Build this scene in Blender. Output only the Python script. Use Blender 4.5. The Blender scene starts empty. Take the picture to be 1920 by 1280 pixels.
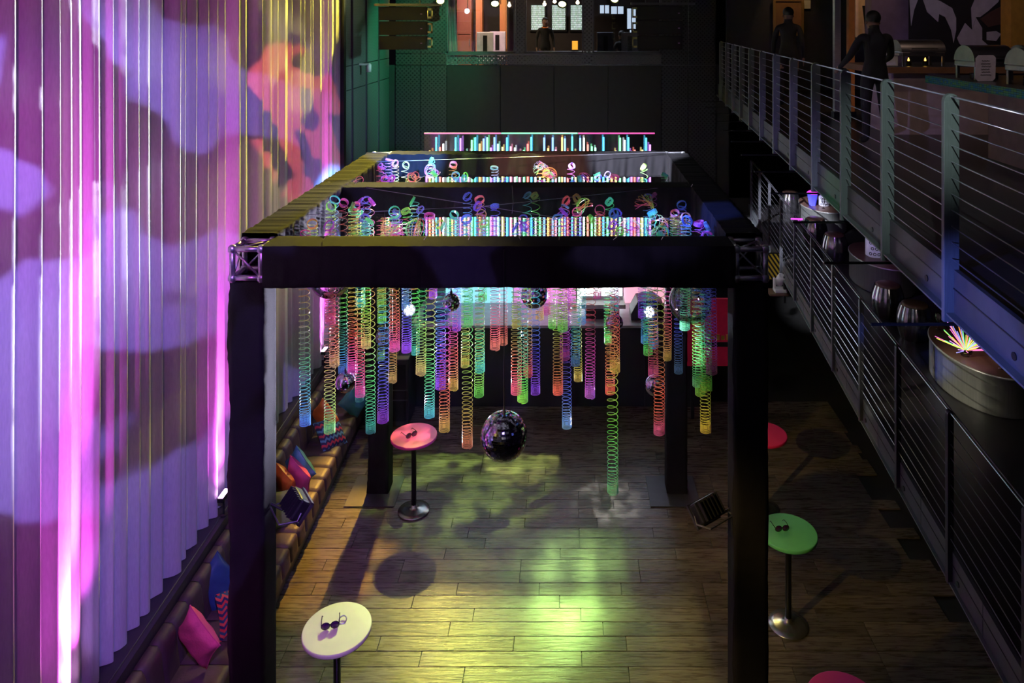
import bpy, bmesh, math, random
from mathutils import Vector, Matrix, Euler
R = random.Random(7)
PI = math.pi
SC = bpy.context.scene
COL = SC.collection
# ------------------------------------------------------------------ camera
F = 1400.0; CU = 1068.0; CV = 42.0; EYE = 6.9        # focal length, level-line point (pixels of 1920x1280), eye height
cam = bpy.data.cameras.new('camera'); cam.sensor_width = 36.0; cam.lens = F / 1920 * 36
cam.shift_x = -(CU - 960) / 1920; cam.shift_y = -(640 - CV) / 1920
cam.clip_start = 0.05; cam.clip_end = 200
co = bpy.data.objects.new('camera', cam); COL.objects.link(co)
co.location = (0, 0, EYE); co.rotation_euler = (PI / 2, 0, 0); SC.camera = co
# ------------------------------------------------------------------ world and exposure
w = bpy.data.worlds.new('world'); SC.world = w; w.use_nodes = True
w.node_tree.nodes['Background'].inputs[0].default_value = (0.35, 0.30, 0.5, 1)
w.node_tree.nodes['Background'].inputs[1].default_value = 0.004
vs = SC.view_settings
vs.view_transform = 'Standard'; vs.look = 'None'; vs.gamma = 1.0; vs.exposure = 0.0; vs.use_curve_mapping = False
try:
    SC.cycles.use_denoising = True
    SC.cycles.max_bounces = 6; SC.cycles.diffuse_bounces = 3; SC.cycles.glossy_bounces = 4
    SC.cycles.transparent_max_bounces = 16; SC.cycles.sample_clamp_indirect = 4.0
    SC.cycles.caustics_reflective = False; SC.cycles.caustics_refractive = False
except Exception:
    pass
def at(u, v, Y):                 # photo measurement -> point at distance Y
    return Vector(((u - CU) / F * Y, Y, EYE - (v - CV) / F * Y))
def onz(u, v, Z):                # photo measurement -> point at height Z
    return at(u, v, (EYE - Z) * F / (v - CV))
# ------------------------------------------------------------------ stage light (only the far cans have fixtures, the other spots are unseen)
def gobo(l, kind, scale=3.0, lo=0.4, hi=0.6, seed=0.0, floor=0.0):
    """breaks the beam of a spot lamp with a pattern disc"""
    l.use_nodes = True
    nt = l.node_tree; em = nt.nodes.get('Emission')
    tc = nt.nodes.new('ShaderNodeTexCoord')
    sep = nt.nodes.new('ShaderNodeSeparateXYZ'); nt.links.new(tc.outputs['Normal'], sep.inputs[0])
    dx = nt.nodes.new('ShaderNodeMath'); dx.operation = 'DIVIDE'; nt.links.new(sep.outputs[0], dx.inputs[0]); nt.links.new(sep.outputs[2], dx.inputs[1])
    dy = nt.nodes.new('ShaderNodeMath'); dy.operation = 'DIVIDE'; nt.links.new(sep.outputs[1], dy.inputs[0]); nt.links.new(sep.outputs[2], dy.inputs[1])
    cb = nt.nodes.new('ShaderNodeCombineXYZ'); nt.links.new(dx.outputs[0], cb.inputs[0]); nt.links.new(dy.outputs[0], cb.inputs[1]); cb.inputs[2].default_value = seed
    if kind == 'voronoi':
        tx = nt.nodes.new('ShaderNodeTexVoronoi'); tx.inputs['Scale'].default_value = scale; o = tx.outputs['Distance']
    else:
        tx = nt.nodes.new('ShaderNodeTexNoise'); tx.inputs['Scale'].default_value = scale; tx.inputs['Detail'].default_value = 1.5; o = tx.outputs['Fac']
    nt.links.new(cb.outputs[0], tx.inputs['Vector'])
    mr = nt.nodes.new('ShaderNodeMapRange'); mr.inputs[1].default_value = lo; mr.inputs[2].default_value = hi; mr.inputs[3].default_value = floor; mr.inputs[4].default_value = 1.0
    nt.links.new(o, mr.inputs[0]); nt.links.new(mr.outputs[0], em.inputs['Strength'])
def spot(name, loc, target, color, power, angle=40, blend=0.5, size=0.05, g=None):
    l = bpy.data.lights.new(name, 'SPOT'); l.color = color; l.energy = power; l.spot_size = math.radians(angle); l.spot_blend = blend
    l.shadow_soft_size = size
    o = bpy.data.objects.new(name, l); COL.objects.link(o); o.location = loc
    o.rotation_euler = (Vector(target) - Vector(loc)).to_track_quat('-Z', 'Y').to_euler()
    if g: gobo(l, **g)
    return o
YEL = (1.0, 0.86, 0.22); GRN = (0.75, 1.0, 0.30); VIO = (0.42, 0.32, 1.0); MAG = (1.0, 0.10, 0.95)
# four cans on the far truss pour yellow-green on the dance floor
LAMPS = [(826, 3), (928, 8), (1054, 9), (1152, 0)]
LP = [at(u, v, 18.0) for u, v in LAMPS]
FLO = (.80, .90, .16)
spot('far_can_beam', LP[0] + Vector((0, -.16, -.05)), (-2.1, 9.6, 0), (1.0, .78, .16), 1450, 34, .6, .07, dict(kind='noise', scale=7, lo=.42, hi=.60, floor=.32))
spot('far_can_beam', LP[1] + Vector((0, -.16, -.05)), (-0.9, 8.4, 0), FLO, 1900, 25, .8, .07, dict(kind='noise', scale=6, lo=.40, hi=.62, seed=3, floor=.10))
spot('far_can_beam', LP[2] + Vector((0, -.16, -.05)), (-1.0, 11.0, 0), (.50, .92, .20), 5200, 32, .6, .07, dict(kind='noise', scale=7, lo=.42, hi=.60, seed=7, floor=.15))
spot('far_can_beam', LP[3] + Vector((0, -.16, -.05)), (1.4, 9.0, 0), (1.0, .75, .18), 500, 30, .7, .07, dict(kind='noise', scale=6, lo=.42, hi=.60, seed=2, floor=.05))
spot('curtain_graze_beam', (-2.7, 16.9, 8.3), (-4.4, 8.0, 5.4), (1.0, .82, .08), 9000, 46, .6, .03, dict(kind='noise', scale=7, lo=.36, hi=.52, seed=8, floor=.25))
spot('pool_beam', (-.5, 9.7, 9.8), (-.75, 11.7, 0), (.80, 1.0, .30), 7000, 7, .15, .03, dict(kind='noise', scale=30, lo=.40, hi=.56, seed=9, floor=.0))
spot('pool_beam', (.5, 8.5, 9.8), (.55, 10.75, 0), (.75, .85, 1.0), 8500, 7, .9, .03, dict(kind='noise', scale=60, lo=.42, hi=.60, seed=2, floor=.15))
spot('pool_beam', (-1.9, 9.7, 9.8), (-1.6, 11.2, 0), (.55, .95, .20), 8500, 19, .8, .03, dict(kind='noise', scale=25, lo=.42, hi=.60, seed=4, floor=.1))
# unseen spots that colour the floor, curtain, frame, balcony and walls
spot('near_wash_beam', (-2.5, 4.4, 5.0), (3.2, 9.3, 0), (1.0, .70, .18), 900, 36, .6, .03, dict(kind='noise', scale=4, lo=.36, hi=.62, seed=5, floor=.1))
spot('violet_curtain_beam', (-.6, 1.2, 7.4), (-4.3, 7.4, 2.9), (.30, .20, 1.0), 1700, 64, .4, .02, dict(kind='noise', scale=6.5, lo=.485, hi=.515, seed=17.3, floor=.10))
spot('magenta_curtain_beam', (-1.2, .8, 8.8), (-4.3, 7.4, 4.2), (.80, .06, .72), 800, 66, .7, .05, dict(kind='noise', scale=2.5, lo=.40, hi=.60, seed=1, floor=.35))
spot('red_curtain_beam', (0.2, 4.0, 8.4), (-4.5, 12.2, 5.2), (1.0, .12, .12), 2300, 15, .2, .02, dict(kind='noise', scale=12, lo=.47, hi=.50, seed=4))
spot('warm_curtain_beam', (1.0, 13.6, 8.6), (-4.4, 10.4, 5.0), (1.0, .82, .30), 900, 40, .4, .02, dict(kind='noise', scale=5, lo=.48, hi=.52, seed=14))
spot('blue_frame_beam', (1.2, 4.6, 8.0), at(755, 300, 10.9), (.10, .30, 1.0), 34000, 9, .5, .03)
spot('white_frame_beam', (-3.2, 5.2, 8.0), at(1205, 310, 10.9), (.80, .85, 1.0), 26000, 11, .5, .03)
spot('warm_frame_beam', (-1.2, 4.6, 8.0), at(1010, 310, 10.9), (1.0, .42, .25), 9000, 13, .5, .03)
spot('violet_frame_beam', (0.8, 12.5, 6.6), at(600, 400, 8.2), (.35, .25, 1.0), 3000, 12, .5, .03)
spot('blue_frame_beam', (-2.3, 5.9, 6.6), at(1342, 432, 7.6), (.10, .18, 1.0), 3200, 11, .5, .03)
spot('blue_balcony_beam', (-1.0, 2.2, 5.9), at(1880, 640, 4.6), (.14, .20, 1.0), 800, 18, .6, .03)
spot('violet_balcony_beam', (-1.5, 4.0, 5.4), at(1480, 310, 9.6), (.45, .35, 1.0), 330, 24, .6, .03, dict(kind='noise', scale=6, lo=.42, hi=.55, seed=6))
spot('grey_post_beam', (0.8, 1.2, 8.4), at(1720, 210, 5.2), (.75, .95, .9), 420, 19, .8, .03)
spot('orange_floor_beam', (-2.95, 17.8, 7.4), (-3.12, 9.9, 0), (1.0, .50, .06), 7000, 10, .6, .05)
spot('added_table_beam', LP[1] + Vector((.1, -.16, -.05)), onz(632, 1176, 1.07), (.80, 1.0, .26), 5200, 4.2, .5, .05)  # extra spot added beside the second can to tint the cream table
spot('added_drum_beam', (-1.2, 6.6, 4.4), (4.3, 8.5, 2.9), (1.0, .95, .7), 900, 13, .6, .03)  # unseen spot added to brighten the side of the near drum table
spot('green_fascia_beam', (-2.0, 12.0, 7.0), at(1572, 372, 7.5), (.1, 1.0, .35), 300, 6, .3, .02)
spot('green_wall_beam', (-2.2, 15.5, 8.6), at(770, 140, 18.8), (.1, .9, .4), 900, 60, .8, .05)
spot('teal_wall_beam', (-1.0, 14.9, 6.6), (-4.5, 16.5, 5.2), (.35, .9, .75), 300, 50, .8, .05)
# ------------------------------------------------------------------ helpers
class MB:
    def __init__(s): s.v = []; s.f = []; s.attr = None
    def add(s, vs, fs):
        n = len(s.v); s.v.extend([tuple(p) for p in vs]); s.f.extend([tuple(i + n for i in f) for f in fs]); return s
    def box(s, x0, x1, y0, y1, z0, z1):
        return s.add([(x0, y0, z0), (x1, y0, z0), (x1, y1, z0), (x0, y1, z0), (x0, y0, z1), (x1, y0, z1), (x1, y1, z1), (x0, y1, z1)],
                     [(0, 3, 2, 1), (4, 5, 6, 7), (0, 1, 5, 4), (1, 2, 6, 5), (2, 3, 7, 6), (3, 0, 4, 7)])
    def obox(s, c, size, rot=(0, 0, 0)):
        m = Euler(rot).to_matrix(); c = Vector(c); h = [q / 2 for q in size]
        b = MB().box(-h[0], h[0], -h[1], h[1], -h[2], h[2])
        return s.add([m @ Vector(p) + c for p in b.v], b.f)
    def hexa(s, p):                # 8 corners: bottom loop, top loop
        return s.add(p, [(0, 3, 2, 1), (4, 5, 6, 7), (0, 1, 5, 4), (1, 2, 6, 5), (2, 3, 7, 6), (3, 0, 4, 7)])
    def tube(s, pts, r, n=8, caps=True, closed=False):
        pts = [Vector(p) for p in pts]; m = len(pts)
        rr = r if isinstance(r, (list, tuple)) else [r] * m
        base = len(s.v); up = None
        for i, p in enumerate(pts):
            if closed: t = pts[(i + 1) % m] - pts[i - 1]
            else: t = pts[min(i + 1, m - 1)] - pts[max(i - 1, 0)]
            t = t.normalized() if t.length > 1e-9 else Vector((0, 0, 1))
            if up is None:
                a = Vector((0, 0, 1)) if abs(t.z) < .9 else Vector((1, 0, 0))
                up = (a - t * a.dot(t)).normalized()
            else:
                up = up - t * up.dot(t)
                up = up.normalized() if up.length > 1e-6 else Vector((1, 0, 0))
            sd = t.cross(up)
            for k in range(n):
                a = 2 * PI * k / n
                s.v.append(tuple(p + (up * math.cos(a) + sd * math.sin(a)) * rr[i]))
        for i in range(m if closed else m - 1):
            j = (i + 1) % m
            for k in range(n):
                q = (k + 1) % n
                s.f.append((base + i * n + k, base + i * n + q, base + j * n + q, base + j * n + k))
        if caps and not closed:
            s.f.append(tuple(base + k for k in reversed(range(n)))); s.f.append(tuple(base + (m - 1) * n + k for k in range(n)))
        return s
    def lathe(s, prof, c=(0, 0, 0), n=24, rot=None, sx=1.0, sy=1.0):
        base = len(s.v); c = Vector(c); m = Euler(rot).to_matrix() if rot else None
        for r, z in prof:
            for k in range(n):
                a = 2 * PI * k / n; p = Vector((r * sx * math.cos(a), r * sy * math.sin(a), z))
                s.v.append(tuple((m @ p if m else p) + c))
        for i in range(len(prof) - 1):
            for k in range(n):
                q = (k + 1) % n
                s.f.append((base + i * n + k, base + i * n + q, base + (i + 1) * n + q, base + (i + 1) * n + k))
        if prof[0][0] > 1e-5: s.f.append(tuple(base + k for k in reversed(range(n))))
        if prof[-1][0] > 1e-5: s.f.append(tuple(base + (len(prof) - 1) * n + k for k in range(n)))
        return s
    def grid(s, fn, nu, nv, closed=False):
        base = len(s.v)
        for i in range(nu):
            for j in range(nv): s.v.append(tuple(fn(i / (nu - (0 if closed else 1)), j / (nv - 1))))
        for i in range(nu if closed else nu - 1):
            for j in range(nv - 1):
                k = (i + 1) % nu
                s.f.append((base + i * nv + j, base + k * nv + j, base + k * nv + j + 1, base + i * nv + j + 1))
        return s
    def prism(s, poly, o, ax, ay, th):   # polygon in the plane o + x*ax + y*ay, thickness th along the normal
        o = Vector(o); ax = Vector(ax); ay = Vector(ay); nn = ax.cross(ay).normalized() * th; n = len(poly)
        a = [o + ax * x + ay * y for x, y in poly]; b = [p + nn for p in a]
        return s.add(a + b, [tuple(reversed(range(n))), tuple(range(n, 2 * n))] + [(i, (i + 1) % n, n + (i + 1) % n, n + i) for i in range(n)])
    def build(s, name, mat, parent=None, smooth=False, bevel=0, kind=None):
        me = bpy.data.meshes.new(name)
        off = Vector(parent_world(parent)) if parent else Vector((0, 0, 0))
        me.from_pydata([(p[0] - off.x, p[1] - off.y, p[2] - off.z) for p in s.v], [], s.f)
        if smooth: me.polygons.foreach_set('use_smooth', [True] * len(me.polygons))
        me.update()
        if mat: me.materials.append(mat)
        o = bpy.data.objects.new(name, me); COL.objects.link(o)
        if parent: o.parent = parent
        if bevel:
            b = o.modifiers.new('bevel', 'BEVEL'); b.width = bevel; b.segments = 2; b.limit_method = 'ANGLE'
        if kind: o['kind'] = kind
        return o
def parent_world(p):
    v = Vector((0, 0, 0))
    while p is not None: v += Vector(p.location); p = p.parent
    return v
def thing(name, label, cat, loc=(0, 0, 0), group=None):
    o = bpy.data.objects.new(name, None); COL.objects.link(o); o.location = loc; o.empty_display_size = .05
    o['label'] = label; o['category'] = cat
    if group: o['group'] = group
    return o
def tag(o, label, cat, group=None):
    o['label'] = label; o['category'] = cat
    if group: o['group'] = group
    return o
def struct(o, label=None, cat=None):
    o['kind'] = 'structure'
    if label: o['label'] = label
    if cat: o['category'] = cat
    return o
def sh(o, m=(0, 0, 0)): return o
def twin(src, name=None, loc=None, parent=None):
    c = src.copy(); COL.objects.link(c)
    if name: c.name = name
    if loc is not None: c.location = loc
    if parent is not None: c.parent = parent
    return c
ORD = ['', 'first', 'second', 'third', 'fourth', 'fifth', 'sixth', 'seventh', 'eighth', 'ninth', 'tenth', 'eleventh', 'twelfth', 'thirteenth', 'fourteenth', 'fifteenth', 'sixteenth', 'seventeenth', 'eighteenth', 'nineteenth', 'twentieth']
# ------------------------------------------------------------------ materials
MATS = {}
def mat(name, col, rough=.5, metal=0.0, emit=None, es=0.0, var=.06, scale=8.0, bump=0.0, bscale=60.0, spec=.5, transl=0.0, aniso=None):
    if name in MATS: return MATS[name]
    m = bpy.data.materials.new(name); m.use_nodes = True; nt = m.node_tree; b = nt.nodes['Principled BSDF']
    tc = nt.nodes.new('ShaderNodeTexCoord')
    mp = nt.nodes.new('ShaderNodeMapping'); nt.links.new(tc.outputs['Object'], mp.inputs[0])
    if aniso: mp.inputs['Scale'].default_value = aniso
    nz = nt.nodes.new('ShaderNodeTexNoise'); nz.inputs['Scale'].default_value = scale; nz.inputs['Detail'].default_value = 4
    nt.links.new(mp.outputs[0], nz.inputs['Vector'])
    rp = nt.nodes.new('ShaderNodeValToRGB')
    lo = [max(0, c * (1 - var * 2.5)) for c in col]; hi = [min(1, c * (1 + var * 2.5)) for c in col]
    rp.color_ramp.elements[0].color = (*lo, 1); rp.color_ramp.elements[1].color = (*hi, 1)
    rp.color_ramp.elements[0].position = .25; rp.color_ramp.elements[1].position = .75
    nt.links.new(nz.outputs['Fac'], rp.inputs[0]); nt.links.new(rp.outputs[0], b.inputs['Base Color'])
    b.inputs['Roughness'].default_value = rough; b.inputs['Metallic'].default_value = metal
    b.inputs['Specular IOR Level'].default_value = spec
    if emit:
        b.inputs['Emission Color'].default_value = (*emit, 1); b.inputs['Emission Strength'].default_value = es
    if bump:
        n2 = nt.nodes.new('ShaderNodeTexNoise'); n2.inputs['Scale'].default_value = bscale; n2.inputs['Detail'].default_value = 3
        nt.links.new(mp.outputs[0], n2.inputs['Vector'])
        bp = nt.nodes.new('ShaderNodeBump'); bp.inputs['Strength'].default_value = bump; bp.inputs['Distance'].default_value = .02
        nt.links.new(n2.outputs['Fac'], bp.inputs['Height']); nt.links.new(bp.outputs[0], b.inputs['Normal'])
    if transl:
        tr = nt.nodes.new('ShaderNodeBsdfTranslucent'); nt.links.new(rp.outputs[0], tr.inputs[0])
        mx = nt.nodes.new('ShaderNodeMixShader'); mx.inputs[0].default_value = transl
        nt.links.new(b.outputs[0], mx.inputs[1]); nt.links.new(tr.outputs[0], mx.inputs[2])
        nt.links.new(mx.outputs[0], nt.nodes['Material Output'].inputs[0])
    MATS[name] = m; return m
def glow(name, col, s, core=None):
    return mat(name, [c * .6 + .05 for c in col], .4, 0, col, s, var=.02)
def glass(name, col=(1, 1, 1), rough=.02, tint=.12, ior=1.45):
    if name in MATS: return MATS[name]
    m = bpy.data.materials.new(name); m.use_nodes = True; nt = m.node_tree
    for n in list(nt.nodes):
        if n.type != 'OUTPUT_MATERIAL': nt.nodes.remove(n)
    gl = nt.nodes.new('ShaderNodeBsdfGlossy'); gl.inputs['Roughness'].default_value = rough
    tr = nt.nodes.new('ShaderNodeBsdfTransparent'); tr.inputs[0].default_value = (*col, 1)
    fr = nt.nodes.new('ShaderNodeFresnel'); fr.inputs[0].default_value = ior
    ad = nt.nodes.new('ShaderNodeMath'); ad.operation = 'ADD'; ad.use_clamp = True; ad.inputs[1].default_value = tint; nt.links.new(fr.outputs[0], ad.inputs[0])
    mx = nt.nodes.new('ShaderNodeMixShader'); nt.links.new(ad.outputs[0], mx.inputs[0]); nt.links.new(tr.outputs[0], mx.inputs[1]); nt.links.new(gl.outputs[0], mx.inputs[2])
    nt.links.new(mx.outputs[0], nt.nodes['Material Output'].inputs[0])
    MATS[name] = m; return m
def perf_mat(name, col, pitch=.03, frac=.30, open_=.8, rough=.45):
    """sheet steel with rows of round punched holes (staggered), the holes let light through"""
    m = bpy.data.materials.new(name); m.use_nodes = True; nt = m.node_tree; b = nt.nodes['Principled BSDF']
    b.inputs['Base Color'].default_value = (*col, 1); b.inputs['Roughness'].default_value = rough; b.inputs['Metallic'].default_value = .4
    N = nt.nodes.new; L = nt.links.new
    tc = N('ShaderNodeTexCoord'); sp = N('ShaderNodeSeparateXYZ'); L(tc.outputs['Object'], sp.inputs[0])
    ad = N('ShaderNodeMath'); ad.operation = 'ADD'; L(sp.outputs[0], ad.inputs[0]); L(sp.outputs[1], ad.inputs[1])
    def cell(a, c2, sgn):
        r = N('ShaderNodeMath'); r.operation = 'ADD' if sgn > 0 else 'SUBTRACT'; L(a, r.inputs[0]); L(c2, r.inputs[1])
        d = N('ShaderNodeMath'); d.operation = 'DIVIDE'; L(r.outputs[0], d.inputs[0]); d.inputs[1].default_value = pitch * 1.414
        f = N('ShaderNodeMath'); f.operation = 'FRACT'; L(d.outputs[0], f.inputs[0])
        q = N('ShaderNodeMath'); q.operation = 'SUBTRACT'; L(f.outputs[0], q.inputs[0]); q.inputs[1].default_value = .5
        p = N('ShaderNodeMath'); p.operation = 'POWER'; L(q.outputs[0], p.inputs[0]); p.inputs[1].default_value = 2
        return p.outputs[0]
    x = cell(ad.outputs[0], sp.outputs[2], 1); y = cell(ad.outputs[0], sp.outputs[2], -1)
    sm = N('ShaderNodeMath'); sm.operation = 'ADD'; L(x, sm.inputs[0]); L(y, sm.inputs[1])
    lt = N('ShaderNodeMath'); lt.operation = 'LESS_THAN'; L(sm.outputs[0], lt.inputs[0]); lt.inputs[1].default_value = frac * frac
    mu = N('ShaderNodeMath'); mu.operation = 'MULTIPLY'; L(lt.outputs[0], mu.inputs[0]); mu.inputs[1].default_value = open_
    tr = N('ShaderNodeBsdfTransparent'); mx = N('ShaderNodeMixShader')
    L(mu.outputs[0], mx.inputs[0]); L(b.outputs[0], mx.inputs[1]); L(tr.outputs[0], mx.inputs[2]); L(mx.outputs[0], nt.nodes['Material Output'].inputs[0])
    return m
def chevron_mat(name, cols, sc=9.0):
    m = bpy.data.materials.new(name); m.use_nodes = True; nt = m.node_tree; b = nt.nodes['Principled BSDF']; b.inputs['Roughness'].default_value = .8
    N = nt.nodes.new; L = nt.links.new
    tc = N('ShaderNodeTexCoord'); sp = N('ShaderNodeSeparateXYZ'); L(tc.outputs['Object'], sp.inputs[0])
    pp = N('ShaderNodeMath'); pp.operation = 'PINGPONG'; pp.inputs[1].default_value = .035; L(sp.outputs[0], pp.inputs[0])
    ad = N('ShaderNodeMath'); ad.operation = 'ADD'; L(sp.outputs[1], ad.inputs[0]); L(pp.outputs[0], ad.inputs[1])
    mu = N('ShaderNodeMath'); mu.operation = 'MULTIPLY'; L(ad.outputs[0], mu.inputs[0]); mu.inputs[1].default_value = sc
    fr = N('ShaderNodeMath'); fr.operation = 'FRACT'; L(mu.outputs[0], fr.inputs[0])
    rp = N('ShaderNodeValToRGB'); rp.color_ramp.interpolation = 'CONSTANT'
    e = rp.color_ramp.elements; e[0].color = (*cols[0], 1); e[1].position = 1 / len(cols); e[1].color = (*cols[1], 1)
    for i in range(2, len(cols)): q = e.new(i / len(cols)); q.color = (*cols[i], 1)
    L(fr.outputs[0], rp.inputs[0]); L(rp.outputs[0], b.inputs['Base Color']); return m
def stripe_mat(name, a, c, sc, rot):
    m = bpy.data.materials.new(name); m.use_nodes = True; nt = m.node_tree; b = nt.nodes['Principled BSDF']; b.inputs['Roughness'].default_value = .5
    N = nt.nodes.new; L = nt.links.new
    tc = N('ShaderNodeTexCoord'); mp = N('ShaderNodeMapping'); mp.inputs['Rotation'].default_value = rot; L(tc.outputs['Object'], mp.inputs[0])
    wv = N('ShaderNodeTexWave'); wv.inputs['Scale'].default_value = sc; L(mp.outputs[0], wv.inputs[0])
    rp = N('ShaderNodeValToRGB'); rp.color_ramp.interpolation = 'CONSTANT'; rp.color_ramp.elements[0].color = (*a, 1); rp.color_ramp.elements[1].color = (*c, 1); rp.color_ramp.elements[1].position = .5
    L(wv.outputs['Fac'], rp.inputs[0]); L(rp.outputs[0], b.inputs['Base Color']); return m
M_BLACK = mat('black cloth', (.010, .009, .011), .9, spec=.12, bump=.25, bscale=220)
M_BLKMET = mat('black metal', (.02, .02, .022), .4, .3)
M_ALU = mat('aluminium', (.62, .62, .66), .35, .9, aniso=(1, 1, 8))
M_GREYMET = mat('brushed grey steel', (.24, .27, .27), .5, .4, bump=.06, aniso=(30, 30, 1))
M_FASC = mat('grey painted fascia', (.11, .115, .125), .5, .2, bump=.05)
M_DARKSTEEL = mat('dark steel', (.10, .10, .115), .45, .6)
M_WIRE = mat('steel wire', (.55, .5, .6), .35, .8)
M_DARKWALL = mat('dark wall paint', (.030, .028, .032), .7)
M_DECK = mat('dark deck floor', (.030, .026, .028), .35)
M_WHITE = mat('white plastic', (.75, .74, .75), .4)
def wood_mat():
    m = bpy.data.materials.new('oiled oak planks'); m.use_nodes = True; nt = m.node_tree; b = nt.nodes['Principled BSDF']
    N = nt.nodes.new; L = nt.links.new
    tc = N('ShaderNodeTexCoord'); mp = N('ShaderNodeMapping'); mp.inputs['Scale'].default_value = (1.2, 14, 14); L(tc.outputs['Object'], mp.inputs[0])
    oi = N('ShaderNodeObjectInfo'); va = N('ShaderNodeVectorMath'); va.operation = 'ADD'
    cbx = N('ShaderNodeCombineXYZ'); mu = N('ShaderNodeMath'); mu.operation = 'MULTIPLY'; mu.inputs[1].default_value = 37; L(oi.outputs['Random'], mu.inputs[0]); L(mu.outputs[0], cbx.inputs[0]); L(mu.outputs[0], cbx.inputs[2])
    L(mp.outputs[0], va.inputs[0]); L(cbx.outputs[0], va.inputs[1])
    nz = N('ShaderNodeTexNoise'); nz.inputs['Scale'].default_value = 3; nz.inputs['Detail'].default_value = 6; nz.inputs['Distortion'].default_value = .8; L(va.outputs[0], nz.inputs['Vector'])
    rp = N('ShaderNodeValToRGB'); rp.color_ramp.elements[0].position = .3; rp.color_ramp.elements[1].position = .75
    rp.color_ramp.elements[0].color = (.055, .043, .032, 1); rp.color_ramp.elements[1].color = (.17, .14, .105, 1); L(nz.outputs['Fac'], rp.inputs[0])
    hs = N('ShaderNodeHueSaturation'); mr = N('ShaderNodeMapRange'); mr.inputs[3].default_value = .65; mr.inputs[4].default_value = 1.25; L(oi.outputs['Random'], mr.inputs[0]); L(mr.outputs[0], hs.inputs['Value']); L(rp.outputs[0], hs.inputs['Color'])
    L(hs.outputs[0], b.inputs['Base Color'])
    rr = N('ShaderNodeMapRange'); rr.inputs[3].default_value = .17; rr.inputs[4].default_value = .40; L(nz.outputs['Fac'], rr.inputs[0]); L(rr.outputs[0], b.inputs['Roughness'])
    bp = N('ShaderNodeBump'); bp.inputs['Strength'].default_value = .35; bp.inputs['Distance'].default_value = .01; L(nz.outputs['Fac'], bp.inputs['Height']); L(bp.outputs[0], b.inputs['Normal'])
    return m
M_WOOD = wood_mat()
# ================================================================== SETTING
fl = struct(MB().box(-6, 10, -6, 26, -.30, -.025).build('floor', mat('subfloor', (.012, .011, .010), .6)))
y = 6.9; row = 0
plank_cache = {}
def plank(x0, x1, yy):
    L_ = round(x1 - x0, 2)
    if L_ not in plank_cache:
        o = MB().box(-L_ / 2 + .003, L_ / 2 - .003, -.0965, .0965, -.02, 0).build('plank', M_WOOD, fl, bevel=.0015)
        plank_cache[L_] = o
    else:
        o = twin(plank_cache[L_], 'plank', parent=fl)
    o.location = ((x0 + x1) / 2, yy, R.choice([0, -.0008, -.0016]))
while y < 13.5:
    x = -3.62 - R.choice([.2, .5, .8, 1.1]) * 0; end = 4.6
    first = True
    while x < end - .25:
        L_ = R.choice([1.0, 1.25, 1.5, 1.75]) if not first else R.choice([.5, .75, 1.0, 1.5])
        first = False
        plank(x, min(x + L_, 4.7), y); x += L_
    y += .2; row += 1
# -- walls, ceiling
struct(MB().box(-5.3, -5.1, -5, 19.2, -.02, 10.5).build('wall_left', M_DARKWALL))
struct(MB().box(9.2, 9.4, -5, 26, -.02, 10.5).build('wall_right', M_DARKWALL))
struct(MB().box(-5.3, 9.4, -5.2, -5, -.02, 10.5).build('wall_front', M_DARKWALL))
struct(MB().box(-5.3, 9.4, -5.2, 26.2, 10.5, 10.7).build('ceiling', M_DARKWALL))
struct(MB().box(-5.3, 9.4, 26, 26.2, -.02, 10.5).build('wall_far', M_DARKWALL))
# -- far wall of punched steel panels, with three internal windows
FY = 18.9
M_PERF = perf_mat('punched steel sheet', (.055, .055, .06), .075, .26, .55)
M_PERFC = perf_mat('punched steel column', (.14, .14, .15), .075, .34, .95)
M_PLATE = mat('dark plate', (.020, .019, .021), .55, .3)
def ux(u, Y=FY): return (u - CU) / F * Y
def vz(v, Y=FY): return EYE - (v - CV) / F * Y
wb = struct(MB().box(ux(742) - .3, ux(1345) + .3, FY + .02, FY + .10, 0, vz(122)).build('wall_back', M_DARKWALL))
def panel(u0, u1, v0, v1, m, name='panel', th=.04):
    return MB().box(ux(u0) + .008, ux(u1) - .008, FY - th, FY, vz(v1) + .008, vz(v0) - .008).build(name, m, wb)
vb = vz(0) + 1.6
for (a, b) in ((742, 789), (789, 838)):
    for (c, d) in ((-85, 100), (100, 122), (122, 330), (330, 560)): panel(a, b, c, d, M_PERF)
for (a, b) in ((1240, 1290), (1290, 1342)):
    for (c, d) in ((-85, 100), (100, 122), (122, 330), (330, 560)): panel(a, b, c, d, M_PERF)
for i in range(4):
    a = 838 + i * 100.5
    panel(a, a + 100.5, 122, 330, M_PLATE); panel(a, a + 100.5, 330, 560, M_PLATE)
for (a, b) in ((838, 968), (983, 1095), (1110, 1240)): panel(a, b, 103, 121, M_PERFC, 'sill_panel')
for (a, b) in ((966, 984), (1094, 1111)): panel(a, b, -85, 121, M_PERFC, 'column_panel', .08)
MB().box(ux(838), ux(1240), FY - .10, FY + .04, vz(103), vz(100)).build('sill_strip', M_DARKSTEEL, wb)
for n, (a, b) in enumerate(((838, 966), (984, 1094), (1111, 1240)), 1):
    wn = MB()
    for (x0, x1, z0, z1) in ((ux(a), ux(a) + .04, vz(100), vb), (ux(b) - .04, ux(b), vz(100), vb), (ux(a), ux(b), vz(100), vz(100) + .05)):
        wn.box(x0, x1, FY - .05, FY + .05, z0, z1)
    wo = struct(wn.build('window_%d' % n, M_DARKSTEEL))
    MB().box(ux(a) + .04, ux(b) - .04, FY + .005, FY + .015, vz(100) + .05, vb).build('pane', glass('clear pane', (1, 1, 1), .01, .02), wo)
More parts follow.
